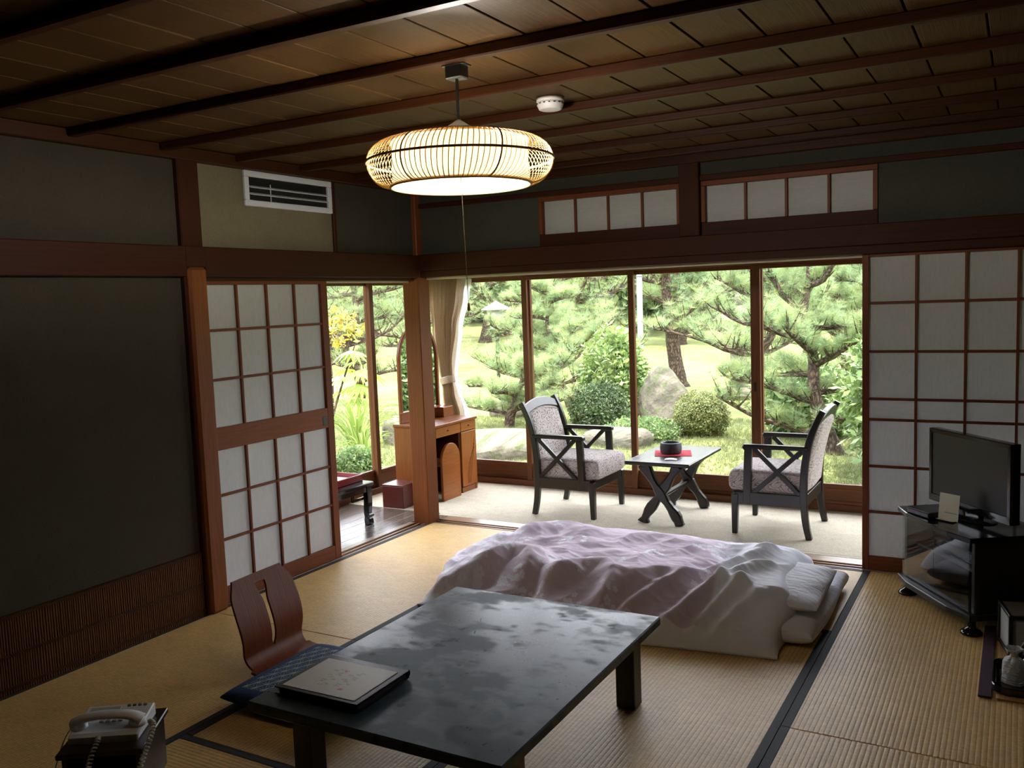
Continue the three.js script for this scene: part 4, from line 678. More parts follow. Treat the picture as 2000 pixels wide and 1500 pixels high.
// ---------------------------------------------------------------- bedding
{
  const S = 1024, white = new Float32Array(S * S), r = rng(303);
  const LX = 2.1, LZ = 1.55;                             // metres that the print covers
  const flower = (cx, cz, R, w) => { const ph = r() * 6.283, px = cx / LX * S, pz = cz / LZ * S, ex = R / LX * S, ez = R / LZ * S; for (let j = Math.floor(pz - ez); j <= pz + ez; j++) for (let i = Math.floor(px - ex); i <= px + ex; i++) { if (i < 0 || j < 0 || i >= S || j >= S) continue; const dx = (i - px) / ex, dz = (j - pz) / ez, d = Math.hypot(dx, dz), a = Math.atan2(dz, dx), e = 0.58 + 0.38 * Math.abs(Math.cos(2.5 * a + ph)); let k = 1 - smooth(e - 0.14, e, d); if (d < 0.16) k *= 0.35; const n = j * S + i; white[n] = Math.max(white[n], k * w); } };
  for (let k = 0; k < 46; k++) { const cx = 0.28 + r() * 1.42, cz = 0.05 + r() * 1.45, n = r() < 0.55 ? 3 + (r() * 4 | 0) : 9 + (r() * 12 | 0), sp = n > 8 ? 0.075 : 0.028, a = r() * 3.14; for (let i = 0; i < n; i++) { const q = (r() - 0.5) * 2 * sp * 1.5, p = (r() - 0.5) * sp; flower(cx + q * Math.cos(a) - p * Math.sin(a), cz + q * Math.sin(a) + p * Math.cos(a), 0.014 + 0.009 * r(), 1.0); } }
  for (let k = 0; k < 260; k++) flower(0.0 + r() * 0.42 * (0.7 + 0.3 * r()), r() * LZ, 0.026 + 0.022 * r(), 0.55 + 0.3 * r());
  T.duvet = texture(S, S, (u, v, i, j) => {
    const x = u * LX, z = v * LZ, head = smooth(1.70, 1.73, x + 0.02 * Math.sin(z * 5)), hem = Math.max(1 - smooth(0.035, 0.05, z), smooth(LZ - 0.10, LZ - 0.085, z)), foot = 1 - smooth(0.22, 0.42, x), n = fbm(u * 40, v * 30, 3, 40, 30, 5), w = white[j * S + i], mott = smooth(0.4, 0.62, fbm(u * 60, v * 44, 3, 60, 44, 9));
    const base = [0.855, 0.79, 0.85], line = Math.abs(fbm(u * 24, v * 18, 3, 24, 18, 12) - 0.5) < 0.025 ? 0.12 : 0;
    const k = Math.max(head, hem, w * 0.92, 0.12 * mott, foot * (0.25 + 0.2 * mott) + (foot > 0.3 ? 0 : 0));
    return [0, 1, 2].map((c) => mix(base[c], [0.955, 0.965, 1.0][c], k) * (0.985 + 0.03 * n) - line * foot * [0.1, 0.14, 0.11][c]);
  });
  T.duvet.wrapS = T.duvet.wrapT = THREE.ClampToEdgeWrapping;
  T.cottonBump = texture(512, 512, (u, v) => { const w = fbm(u * 4, v * 4, 3, 4, 4, 21), a = 1 - Math.abs(2 * fbm(u * 5 + w, v * 9 + w, 3, 5, 9, 3) - 1); return 0.85 * a * a + 0.15 * vnoise(u * 170, v * 170, 170, 170, 5); }, { srgb: false, sx: 0.5, sy: 0.5 });
  const cotton = mat(0.87, 0.89, 0.97, { roughness: 0.85, bumpMap: T.cottonBump, bumpScale: 0.0045 });

  // mattress and pillow
  const m = thing('futon_mattress', 'white futon mattress lying on the tatami under the duvet', 'mattress', { at: [2.125, 0.002, 0.81], group: 'bedding' });
  const lump = (x, z, s) => (s > 0 ? 0.010 * (fbm(x * 5 + 3, z * 5, 3) - 0.5) + 0.010 * Math.sin(z * 9 + 1.5 * Math.sin(x * 4)) * smooth(0.6, 1.0, x) : 0.0);
  part(m, 'mattress', (() => { const g = pillowGeo(1.70, 0.105, 0.98, 60, 14, 0.34, lump); g.translate(0, 0.0525, 0); const p = g.attributes.position; for (let i = 0; i < p.count; i++) { if (p.getY(i) < 0) p.setY(i, 0); const x = p.getX(i), z = p.getZ(i); p.setX(i, x + 0.018 * Math.sin(z * 7 + p.getY(i) * 20) * smooth(0.7, 1, x)); } return boxUV(g); })(), cotton);
  const pl = thing('pillow', 'white pillow at the right end of the futon under the duvet edge', 'pillow', { at: [2.775, 0.106, 0.87], turn: 0.03, group: 'bedding' });
  part(pl, 'pillow', (() => { const g = pillowGeo(0.36, 0.10, 0.64, 40, 3.2, 0.5, (x, z, s) => s * 0.012 * Math.sin(z * 22 + x * 9) * smooth(0.06, 0.2, Math.abs(x))); g.rotateZ(-0.05); g.translate(0, 0.05, 0); const p = g.attributes.position; for (let i = 0; i < p.count; i++) if (p.getY(i) < 0.004) p.setY(i, 0.004); return boxUV(g); })(), cotton);

  // duvet
  const outline = (v) => [mix(0.80, 0.97, smooth(0.3, 1, v)) - 0.10 * Math.sin(Math.PI * Math.min(1, v * 1.15)) + 0.012 * Math.sin(v * 40), mix(2.76, 2.85, smooth(0.15, 1, v)) + 0.012 * Math.sin(v * 19)];
  const zFar = (u) => 0.15 + 0.02 * Math.sin(u * 9) - 0.02 * Math.sin(u * 4), zNear = (u) => 1.52 - 0.035 * Math.sin(u * 7 + 0.6) + 0.03 * (1 - u) - 0.02 * u;
  const ridges = [  // [points (x, z), height, width]
    [[[2.62, 0.62], [2.50, 0.85], [2.38, 1.05], [2.22, 1.24], [2.12, 1.44]], 0.045, 0.045], [[[2.66, 0.85], [2.52, 1.08], [2.42, 1.26], [2.33, 1.47]], 0.045, 0.035], [[[2.62, 1.1], [2.53, 1.28], [2.46, 1.47]], 0.035, 0.03], [[[2.70, 1.18], [2.62, 1.30], [2.56, 1.46]], 0.028, 0.03],
    [[[1.05, 1.36], [1.18, 1.18], [1.30, 1.02], [1.42, 1.04], [1.52, 1.20]], 0.075, 0.085], [[[1.66, 1.26], [1.76, 1.12], [1.88, 1.10], [2.0, 1.22], [2.02, 1.36]], 0.07, 0.075], [[[2.06, 1.26], [2.16, 1.10], [2.28, 1.08]], 0.055, 0.06],
    [[[1.15, 0.52], [1.35, 0.45], [1.5, 0.5]], 0.05, 0.12], [[[1.75, 0.5], [1.95, 0.44], [2.15, 0.5]], 0.03, 0.12], [[[2.45, 0.45], [2.6, 0.55], [2.66, 0.7]], 0.02, 0.10], [[[1.3, 0.78], [1.6, 0.72], [1.9, 0.82]], 0.02, 0.1], [[[0.95, 0.6], [0.98, 0.9], [1.02, 1.2]], 0.03, 0.06], [[[0.85, 0.4], [0.88, 0.75]], 0.025, 0.05],
    [[[1.55, 1.22], [1.58, 1.45]], -0.055, 0.06], [[[2.04, 1.24], [2.06, 1.48]], -0.045, 0.045], [[[1.05, 0.85], [1.35, 0.82]], -0.03, 0.09], [[[2.42, 0.5], [2.38, 0.75], [2.2, 0.95]], -0.03, 0.07], [[[1.12, 1.42], [1.3, 1.3]], -0.03, 0.05],
    [[[2.74, 0.5], [2.5, 0.72]], 0.018, 0.02], [[[2.76, 0.75], [2.55, 0.95]], 0.018, 0.02], [[[2.78, 1.28], [2.62, 1.14], [2.5, 1.12]], 0.025, 0.03],
  ];
  const seg = (px, pz, a, b) => { const dx = b[0] - a[0], dz = b[1] - a[1], t = clamp(((px - a[0]) * dx + (pz - a[1]) * dz) / (dx * dx + dz * dz)); return Math.hypot(px - a[0] - t * dx, pz - a[1] - t * dz); };
  const hgt = (u, v, x, z) => {
    const eL = (x - outline(v)[0]), eR = outline(v)[1] - x, eF = z - zFar(u), eN = zNear(u) - z;
    const prof = (e, w) => Math.sqrt(clamp(1 - (1 - clamp(e / w)) ** 2));
    const near = Math.pow(clamp(eN / 0.34), 0.66) * (1 - 0.08 * clamp(1 - eN / 0.36)), far = prof(eF, 0.26), left = 0.32 + 0.68 * smooth(0.0, 0.5, eL), lEdge = prof(eL, 0.06), right = prof(eR, 0.09), hd = smooth(2.35, 2.62, x) * smooth(0.3, 0.5, z) * (1 - smooth(1.12, 1.38, z));
    let h = (0.165 + 0.045 * hd) * Math.min(near, 1) * far * left * lEdge * (0.12 + 0.88 * right);
    const k = Math.min(1, eN / 0.1) * Math.min(1, eF / 0.1) * Math.min(1, eL / 0.06) * smooth(0.02, 0.24, eR);
    let q = 0; for (const [pts, a, w] of ridges) { let d = 9; for (let i = 0; i < pts.length - 1; i++) d = Math.min(d, seg(x, z, pts[i], pts[i + 1])); if (d < w * 3) q += a * Math.exp(-((d / w) ** 2)); }
    const wx = x + 0.05 * fbm(x * 3, z * 3, 2, 1e6, 1e6, 31), wz = z + 0.05 * fbm(x * 3, z * 3, 2, 1e6, 1e6, 37);
    const rid = 1 - Math.abs(2 * fbm(wx * 5.2, wz * 5.2, 2, 1e6, 1e6, 3) - 1), fine = 1 - Math.abs(2 * fbm((wx + wz * 0.7) * 9, (wz - wx * 0.4) * 17, 2, 1e6, 1e6, 9) - 1);
    q += mix(0.028, 0.014, smooth(2.4, 2.6, x)) * (rid - 0.6) + 0.010 * (fine - 0.6) * (0.7 + 0.2 * smooth(2.4, 2.6, x)) + 0.020 * (fbm(x * 11, z * 11, 3, 1e6, 1e6, 8) - 0.5) * (1 - smooth(0.9, 1.25, x));
    return Math.max(0.012, h + q * clamp(k) + 0.012);
  };
  const NU = 300, NV = 210, at = (u, v) => { const [a, b] = outline(v), x = mix(a, b, u), z = mix(zFar(u), zNear(u), v); return [x, z]; };
  const top = sheet(NU, NV, (u, v) => { const [x, z] = at(u, v), y = hgt(u, v, x, z), bulge = 0.03 * smooth(0.03, 0.14, y) * smooth(0.85, 1, u); return [x + bulge, y, z, u * 0.998 + 0.001, v * 0.998 + 0.001]; });
  const under = (y) => Math.max(0.004, y - 0.05);
  const bot = sheet(150, 105, (u, v) => { const [x, z] = at(1 - u, v); return [x, under(hgt(1 - u, v, x, z)), z, 0.99, 0.99]; });
  const rim = (f, n) => sheet(n, 1, (k, w) => { const [u, v] = f(k), [x, z] = at(u, v), y = hgt(u, v, x, z); return [x, mix(y, under(y), w), z, clamp(u, 0.002, 0.998), clamp(v, 0.002, 0.998)]; });
  const rimF = [rim((k) => [k, 1], NU), rim((k) => [1, 1 - k], NV), rim((k) => [0, k], NV), rim((k) => [1 - k, 0], NU)];
  const d = thing('duvet', 'rumpled mauve duvet with white blossom print and a white head end', 'duvet', { at: [0, 0.0, 0], group: 'bedding' });
  part(d, 'cover', [top, bot, ...rimF], mat(1.0, 1.0, 1.0, { map: T.duvet, roughness: 0.8, bumpMap: T.cottonBump, bumpScale: 0.0012 }));
}
// ---------------------------------------------------------------- low table, legless chair, cushion, binder
{
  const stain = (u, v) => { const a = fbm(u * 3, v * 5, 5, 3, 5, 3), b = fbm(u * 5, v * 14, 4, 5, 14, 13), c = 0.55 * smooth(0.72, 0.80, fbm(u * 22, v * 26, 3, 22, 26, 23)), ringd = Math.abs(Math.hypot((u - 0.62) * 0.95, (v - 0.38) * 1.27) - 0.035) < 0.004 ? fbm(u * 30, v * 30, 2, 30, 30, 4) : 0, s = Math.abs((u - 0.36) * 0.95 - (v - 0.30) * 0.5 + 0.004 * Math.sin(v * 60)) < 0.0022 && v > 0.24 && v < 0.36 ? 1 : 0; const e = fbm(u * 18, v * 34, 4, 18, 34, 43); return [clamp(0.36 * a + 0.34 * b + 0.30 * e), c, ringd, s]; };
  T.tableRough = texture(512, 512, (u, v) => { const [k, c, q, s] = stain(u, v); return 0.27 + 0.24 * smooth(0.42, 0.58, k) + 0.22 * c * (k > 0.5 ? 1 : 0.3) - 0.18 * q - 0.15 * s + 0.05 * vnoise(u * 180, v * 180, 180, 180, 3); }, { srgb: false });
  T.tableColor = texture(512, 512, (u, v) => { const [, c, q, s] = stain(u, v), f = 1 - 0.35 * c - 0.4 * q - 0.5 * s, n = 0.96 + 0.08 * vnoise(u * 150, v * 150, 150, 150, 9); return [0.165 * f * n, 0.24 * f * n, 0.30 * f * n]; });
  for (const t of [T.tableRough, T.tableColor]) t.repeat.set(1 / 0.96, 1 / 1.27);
  const g = thing('low_table', 'large black lacquered low table with scuffed cloudy top', 'table', { at: [2.045, 0.0018, 2.642], turn: 0.006 });
  const top = cbox(0.965, 0.036, 1.268, 0.005, 'x'); { const p = top.attributes.position, uv = top.attributes.uv; for (let i = 0; i < p.count; i++) uv.setXY(i, p.getX(i) + 0.48, p.getZ(i) + 0.635); }
  part(g, 'table_top', top.translate(0, 0.312, 0), phys(1, 1, 1, { map: T.tableColor, roughnessMap: T.tableRough, roughness: 1, specularIntensity: 1 }));
  part(g, 'apron', [span(-0.42, 0.42, 0.262, 0.294, -0.57, -0.55, 0.002), span(-0.42, 0.42, 0.262, 0.294, 0.55, 0.57, 0.002), span(-0.42, -0.40, 0.262, 0.294, -0.55, 0.55, 0.002), span(0.40, 0.42, 0.262, 0.294, -0.55, 0.55, 0.002)], M.black);
  for (const sx of [-1, 1]) for (const sz of [-1, 1]) part(g, 'leg', cbox(0.078, 0.293, 0.078, 0.004, 'y').translate(sx * 0.392, 0.1465, sz * (sz > 0 ? 0.45 : 0.505)), M.black);
}
{
  // one sheet of bent plywood: back leaning away from the table, seat lying on the mat; a slot in the back
  const g = thing('legless_chair', 'bent plywood legless floor chair with a slotted back facing the low table', 'chair', { at: [0.80, 0.002, 2.40], turn: 0.05 });
  const prof = curve2([[0.44, 0.012], [0.25, 0.012], [0.10, 0.014], [0.035, 0.03], [0.004, 0.075], [0.006, 0.14], [-0.004, 0.20], [-0.03, 0.28], [-0.062, 0.36], [-0.082, 0.405]], 80), n = prof.length;
  const len = [0]; for (let i = 1; i < n; i++) len.push(len[i - 1] + Math.hypot(prof[i][0] - prof[i - 1][0], prof[i][1] - prof[i - 1][1]));
  const at = (t) => { let i = 0; while (i < n - 2 && len[i + 1] < t) i++; const k = clamp((t - len[i]) / (len[i + 1] - len[i])); const a = prof[Math.max(0, i - 1)], b = prof[Math.min(n - 1, i + 2)], dx = b[0] - a[0], dy = b[1] - a[1], l = Math.hypot(dx, dy); return [mix(prof[i][0], prof[i + 1][0], k), mix(prof[i][1], prof[i + 1][1], k), dy / l, -dx / l]; };
  const Lt = len[n - 1], half = (t) => { const q = t / Lt; return q < 0.5 ? 0.195 : 0.178 + 0.022 * Math.sin((q - 0.5) * 2 * Math.PI * 0.9) - 0.03 * smooth(0.86, 1, q) ** 2; };
  const b0 = Lt - 0.345, b1 = Lt - 0.045, slot = (t) => { if (t < b0 || t > b1) return 0; const k = (t - b0) / (b1 - b0); return 0.0145 + 0.018 * smooth(0.68, 0.97, k) - (k < 0.1 ? 0.012 * (1 - k / 0.1) : 0); };
  const th = 0.011, NT = 120, P = (t, z, s) => { const [x, y, nx, ny] = at(t), c = 0.05 * (z * z) * smooth(Lt * 0.5, Lt * 0.75, t) * 8; return [x + nx * s * th / 2 + c * 0.3, y + ny * s * th / 2, z, t, z]; };
  const geos = [], strips = [];
  const ts = Array.from({ length: NT + 1 }, (_, i) => Lt * i / NT).concat([b0, b1]).sort((a, b) => a - b);
  for (const s of [-1, 1]) for (const side of [-1, 1]) {
    const gg = sheet(10, ts.length - 1, (u, v) => { const t = ts[Math.round(v * (ts.length - 1))], a = slot(t), h = half(t), k = (s * side > 0) ? u : 1 - u; return P(t, side * mix(a, h, k), s); }); geos.push(gg);
  }
  const edge = (f, a0, a1, flip) => sheet(1, 60, (u, v) => { const t = mix(a0, a1, v); return P(t, f(t), flip ? 1 - 2 * u : 2 * u - 1); });
  geos.push(edge(half, 0, Lt, false), edge((t) => -half(t), 0, Lt, true), edge((t) => slot(t), b0, b1, true), edge((t) => -slot(t), b0, b1, false));
  for (const t of [0, Lt]) geos.push(sheet(10, 1, (u, v) => P(t, mix(-half(t), half(t), u), v * 2 - 1)));
  for (const t of [b0 + 1e-4, b1 - 1e-4]) geos.push(sheet(2, 1, (u, v) => P(t, mix(-slot(t), slot(t), u), v * 2 - 1)));
  part(g, 'bent_shell', geos, woodM(0.20, 0.046, 0.010, 0.42));
}
{
  T.asanoha = texture(512, 512, (u, v) => {                // hemp leaf stitching, print covers the whole cushion
    const X = (u - 0.5) * 12, Y = (v - 0.5) * 12, inside = Math.abs(u - 0.5) < 0.39 && Math.abs(v - 0.5) < 0.39; let l = 0;
    if (inside) { const s = 1.0, a = X / s, b = (Y / s) * 1.1547, q = [a - b * 0.5, b]; const fx = ((q[0] % 1) + 1) % 1, fy = ((q[1] % 1) + 1) % 1; const w = 0.05; if (fx < w || fy < w || Math.abs(fx + fy - 1) < w * 1.2) l = 1; const t = fx + fy < 1 ? [fx, fy, 1 - fx - fy] : [1 - fx, 1 - fy, fx + fy - 1]; const [p, r, o] = t; if ((Math.abs(p - r) < w * 0.7 && o > p) || (Math.abs(r - o) < w * 0.7 && p > r) || (Math.abs(p - o) < w * 0.7 && r > p)) l = 0.9; l *= 0.75 + 0.25 * vnoise(u * 140, v * 140, 140, 140, 3); }
    const k = 0.9 + 0.2 * vnoise(u * 200, v * 200, 200, 200, 7); return [mix(0.05 * k, 0.72, l), mix(0.19 * k, 0.74, l), mix(0.36 * k, 0.62, l)];
  });
  const g = thing('floor_cushion', 'navy blue square floor cushion with pale stitched pattern partly under the low table', 'cushion', { at: [1.245, 0.022, 2.56], turn: 0.02 });
  const c = pillowGeo(0.58, 0.06, 0.60, 40, 7, 0.42); c.translate(0, 0.03, 0); { const p = c.attributes.position, uv = c.attributes.uv; for (let i = 0; i < p.count; i++) uv.setXY(i, p.getX(i) / 0.6 + 0.5, p.getZ(i) / 0.6 + 0.5); }
  part(g, 'cover', c, mat(1, 1, 1, { map: T.asanoha, roughness: 0.9 }));
  T.menu = texture(512, 512, (u, v) => {                   // pale leaf with small brush marks and seals
    const k = 0.78 + 0.03 * fbm(u * 20, v * 20, 3); let d = 0, red = 0;
    for (let c = 0; c < 2; c++) { const cx = c ? 0.62 : 0.38, rows = 11; for (let i = 0; i < rows; i++) { const yy = 0.22 + i * 0.052, xx = cx + 0.06 * Math.sin(i * 1.9 + c * 2); const dx = (u - xx) / 0.034, dy = (v - yy) / 0.022; if (Math.abs(dx) < 1 && Math.abs(dy) < 1) { const h = hash(Math.floor((dx + 1) * 4), Math.floor((dy + 1) * 3), i * 7 + c * 31); if (h > 0.62) d = 0.55; } } }
    if (Math.hypot((u - 0.68) / 0.035, (v - 0.2) / 0.03) < 1 && fbm(u * 60, v * 60, 2) > 0.45) red = 1; if (Math.hypot((u - 0.45) / 0.035, (v - 0.72) / 0.03) < 1 && fbm(u * 60, v * 60, 2) > 0.42) red = 1;
    return [mix(k, 0.25, d), mix(k, 0.25, Math.max(d, red * 0.8)) * (1 - 0.4 * red), mix(k * 0.98, 0.26, Math.max(d, red * 0.8)) * (1 - 0.3 * red)];
  });
  const b = thing('menu_binder', 'dark purple binder with a pale illustrated cover sheet on the low table', 'binder', { at: [1.785, 0.3335, 3.055], turn: 0.02 }), cover = phys(0.020, 0.010, 0.024, { roughness: 0.25 });
  part(b, 'cover', cbox(0.345, 0.005, 0.285, 0.002).translate(0, 0.0035, 0), cover); part(b, 'pages', cbox(0.325, 0.018, 0.268, 0.001).translate(0.004, 0.0145, 0), mat(0.10, 0.07, 0.08, { roughness: 0.8 }));
  part(b, 'cover', cbox(0.345, 0.005, 0.285, 0.002).translate(0, 0.0255, 0), cover); part(b, 'spine', sweep([[-0.168, 0.016, -0.142], [0.168, 0.016, -0.142]], 0.0125, 10), cover);
  const sh = new THREE.PlaneGeometry(0.30, 0.236).rotateX(-Math.PI / 2); part(b, 'cover_sheet', mergeGeometries([sh.toNonIndexed().translate(0, 0.0009, 0), strip(new THREE.PlaneGeometry(0.30, 0.236).rotateX(Math.PI / 2))]).translate(-0.003, 0.0286, 0.006), phys(1, 1, 1, { map: T.menu, roughness: 0.35, clearcoat: 0.6, clearcoatRoughness: 0.1 }), 'pale printed sheet under clear film');
}
// ---------------------------------------------------------------- telephone on its stand
{
  const ax = Math.atan2(0.157, 0.221), g = thing('telephone_stand', 'small dark wooden stand carrying the telephone at the lower left', 'stand', { at: [1.097, 0.002, 3.436], turn: ax });
  const dk = mat(0.030, 0.017, 0.010, { map: T.wood, roughness: 0.35 }), H = 0.2;
  part(g, 'top', cbox(0.272, 0.018, 0.302, 0.003, 'x').translate(0, H - 0.009, 0), dk);
  for (const s of [-1, 1]) part(g, 'side', cbox(0.018, H - 0.018, 0.27, 0.003, 'y').translate(s * 0.115, (H - 0.018) / 2, 0), dk);
  part(g, 'shelf', cbox(0.212, 0.014, 0.26, 0.002, 'x').translate(0, 0.07, 0), dk); part(g, 'back', cbox(0.212, H - 0.02, 0.008, 0.001, 'x').translate(0, (H - 0.018) / 2, -0.13), dk);
  const p = thing('telephone', 'pale grey desk telephone with coiled cord', 'telephone', { at: [1.082, 0.2025, 3.424], turn: ax - 0.02 }), pm = mat(0.76, 0.77, 0.80, { roughness: 0.35 });
  // base: local x across, z towards the viewer; slopes up to the back
  const body = extrude(shapePath([[-0.085, 0.0], [0.105, 0.0], [0.105, 0.022], [0.09, 0.030], [-0.078, 0.046], [-0.085, 0.042]]), 0.225, 0.004).rotateY(-Math.PI / 2); part(p, 'body', body, pm);
  const hs = part(p, 'handset', (() => { const cl = curve([[-0.110, 0.046, 0.05], [-0.085, 0.062, 0.05], [-0.03, 0.071, 0.05], [0.03, 0.071, 0.05], [0.085, 0.062, 0.05], [0.110, 0.046, 0.05]], 24); return [sweep(cl, cl.map((_, i) => { const k = Math.abs(i / 24 - 0.5) * 2; return [mix(0.013, 0.019, k ** 3), mix(0.024, 0.031, k ** 3)]; }), 14, { up: [0, 1, 0] }), lathe([[0, 0.028], [0.026, 0.030], [0.029, 0.034], [0.027, 0.05], [0, 0.052]], 20).translate(-0.095, 0, 0.05), lathe([[0, 0.028], [0.026, 0.030], [0.029, 0.034], [0.027, 0.05], [0, 0.052]], 20).translate(0.095, 0, 0.05)]; })(), pm);
  for (let i = 0; i < 4; i++) for (let j = 0; j < 3; j++) part(p, 'key', cbox(0.0155, 0.008, 0.0115, 0.002).rotateX(0.095).translate(-0.030 + i * 0.0205, 0.0405 - 0.0016 * j, -0.026 + j * 0.0165 + 0.018), mat(0.30, 0.31, 0.33, { roughness: 0.5 }));
  for (let i = 0; i < 4; i++) part(p, 'function_key', lathe([[0, 0.006], [0.006, 0.005], [0.007, 0], [0, 0]], 10).translate(0.03 + i * 0.018, 0.0445, -0.068), mat(0.12, 0.12, 0.12, { roughness: 0.5 }));
  part(p, 'label_strip', cbox(0.10, 0.002, 0.03, 0.0005).rotateX(0.095).translate(-0.045, 0.0440, -0.05), mat(0.42, 0.42, 0.36, { roughness: 0.6 }));
  // coiled cord hanging in front of the stand
  const base = curve([[0.130, 0.042, 0.05], [0.15, 0.035, 0.065], [0.152, -0.01, 0.155], [0.12, -0.09, 0.20], [0.06, -0.13, 0.215], [0.0, -0.11, 0.21], [-0.015, -0.04, 0.20], [-0.01, 0.018, 0.122], [-0.012, 0.022, 0.104]], 560), coil = [];
  for (let i = 0; i < base.length; i++) { const q = base[i], n = base[Math.min(i + 1, base.length - 1)], m = base[Math.max(0, i - 1)], t = n.clone().sub(m).normalize(), e1 = t.clone().cross(V(0.3, 0.2, 1).normalize()).normalize(), e2 = t.clone().cross(e1), a = i * 0.78, rr = 0.0075 * smooth(0, 30, i) * smooth(560, 530, i); coil.push(q.clone().addScaledVector(e1, Math.cos(a) * rr).addScaledVector(e2, Math.sin(a) * rr)); }
  part(p, 'coiled_cord', sweep(coil, 0.0029, 5), mat(0.62, 0.60, 0.52, { roughness: 0.5 }));
  part(p, 'line_cord', sweep(curve([[-0.11, 0.02, -0.03], [-0.15, 0.0, 0.0], [-0.19, -0.12, 0.05], [-0.20, -0.196, 0.12], [-0.21, -0.1985, 0.3]], 30), 0.0024, 6), mat(0.55, 0.53, 0.42, { roughness: 0.5 }));
}
// ---------------------------------------------------------------- television corner
{
  const th = Math.atan2(-0.83, 0.55) , turn = -Math.atan2(0.44, 0.293);      // local +x runs along the front, local +z faces the room
  const g = thing('television_stand', 'black television stand with glass doors on disc feet', 'television stand', { at: [3.555, 0.002, 0.47], turn });
  const W = 0.60, D = 0.40;
  const slab = (y, w, d, t) => { const s = shapePath([[-w / 2, -d / 2 + 0.0], [w / 2, -d / 2], [w / 2, d / 2], [w * 0.28, d / 2 + 0.03], [-w * 0.28, d / 2 + 0.03], [-w / 2, d / 2]]); return boxUV(extrude(s, t, 0.003).rotateX(Math.PI / 2).translate(0, y, 0)); };
  part(g, 'top', slab(0.446, W + 0.05, D, 0.024), M.blackGloss); part(g, 'bottom', slab(0.085, W + 0.05, D, 0.03), M.black);
  for (const s of [-1, 1]) part(g, 'side', span(s * (W / 2) - 0.012, s * (W / 2) + 0.012, 0.10, 0.434, -D / 2 + 0.01, D / 2 - 0.03, 0.002, 'y'), M.black);
  part(g, 'back', span(-W / 2 + 0.012, W / 2 - 0.012, 0.1, 0.434, -D / 2 + 0.01, -D / 2 + 0.02, 0.001), M.black); part(g, 'shelf', span(-W / 2 + 0.012, W / 2 - 0.012, 0.262, 0.276, -D / 2 + 0.02, D / 2 - 0.08, 0.001), M.black);
  for (const s of [-1, 1]) { const d = part(g, 'glass_door', new THREE.PlaneGeometry(W / 2 - 0.004, 0.335).translate(s * (W / 4), 0.272, D / 2 - 0.012), phys(0.62, 0.66, 0.64, { roughness: 0.02, transmission: 1, thickness: 0, ior: 1.6 }), 'tinted glass door'); part(d, 'handle', cbox(0.03, 0.014, 0.014, 0.002).translate(s * 0.03, 0.425, D / 2 - 0.006), M.darkMetal); }
  for (const [x, z] of [[-0.285, 0.165], [0.285, 0.165], [-0.285, -0.165], [0.285, -0.165]]) part(g, 'foot', lathe([[0, 0.072], [0.022, 0.072], [0.018, 0.05], [0.02, 0.03], [0.04, 0.018], [0.048, 0.008], [0.046, 0], [0, 0]], 20).translate(x, 0, z), M.blackGloss);
  const v = thing('video_player', 'dark video player on the shelf inside the television stand', 'player', { at: [3.555, 0.279, 0.47], turn }); part(v, 'case', cbox(0.36, 0.06, 0.24, 0.004).translate(0, 0.03, -0.04), M.black); part(v, 'front_panel', cbox(0.35, 0.045, 0.006, 0.002).translate(0, 0.03, 0.082), M.blackGloss);
  // television: its panel stands over the stand, slightly turned
  const t = thing('television', 'flat black television standing before the paper screen', 'television', { at: [3.56, 0.4604, 0.452], turn: -0.88 }), w = 0.585, h = 0.375;
  const fr = shapePath([[-w / 2, 0.035], [w / 2, 0.035], [w / 2, 0.035 + h], [-w / 2, 0.035 + h]]);
  part(t, 'case', boxUV(extrude(fr, 0.05, 0.006)), M.blackGloss); const sc = part(t, 'bezel', [span(-w / 2, w / 2, 0.035 + h - 0.022, 0.035 + h, 0.024, 0.032, 0.003), span(-w / 2, w / 2, 0.035, 0.073, 0.024, 0.032, 0.003), span(-w / 2, -w / 2 + 0.022, 0.05, 0.035 + h - 0.01, 0.024, 0.032, 0.003), span(w / 2 - 0.022, w / 2, 0.05, 0.035 + h - 0.01, 0.024, 0.032, 0.003)], M.blackGloss);
  part(t, 'screen', span(-w / 2 + 0.018, w / 2 - 0.018, 0.068, 0.035 + h - 0.018, 0.024, 0.0275, 0), phys(0.007, 0.007, 0.007, { roughness: 0.28, specularIntensity: 0.6 }), 'dark switched off screen');
  part(t, 'neck', cbox(0.10, 0.05, 0.03, 0.004).translate(0, 0.032, -0.012), M.blackGloss); part(t, 'foot', lathe([[0, 0.012], [0.09, 0.011], [0.12, 0.006], [0.122, 0], [0, 0]], 40).scale(1.15, 1, 0.72), phys(0.02, 0.02, 0.02, { roughness: 0.08 }));
  const b = thing('set_top_box', 'small black box at the left front corner of the television stand', 'set top box', { at: [3.362, 0.4604, 0.45], turn: -0.80 }); part(b, 'case', cbox(0.16, 0.03, 0.12, 0.004).translate(0, 0.0155, 0), M.black); part(b, 'front_panel', cbox(0.15, 0.02, 0.004, 0.001).translate(0, 0.0155, 0.0605), M.blackGloss);
  T.card = texture(128, 128, (u, v) => { const k = 0.88, m = v < 0.28 && v > 0.08 && u > 0.35 && u < 0.9 ? 0.75 : 1; return [k * m, k * m * 0.985, k * 0.9 * m]; });
  const c = thing('information_card', 'small pale information card propped before the television', 'card', { at: [3.462, 0.4604, 0.535], turn: -0.55 });
  part(c, 'card', mergeGeometries([strip(cbox(0.105, 0.128, 0.0015, 0)), strip(cbox(0.09, 0.0015, 0.04, 0).translate(0, -0.063, 0.01))]).rotateX(-0.12).translate(0, 0.0655, 0), mat(0.82, 0.80, 0.68, { roughness: 0.6 })); part(c, 'print', span(-0.02, 0.045, 0.018, 0.04, 0.0055, 0.0065, 0).rotateX(-0.06), mat(0.45, 0.44, 0.36, { roughness: 0.7 }));
}
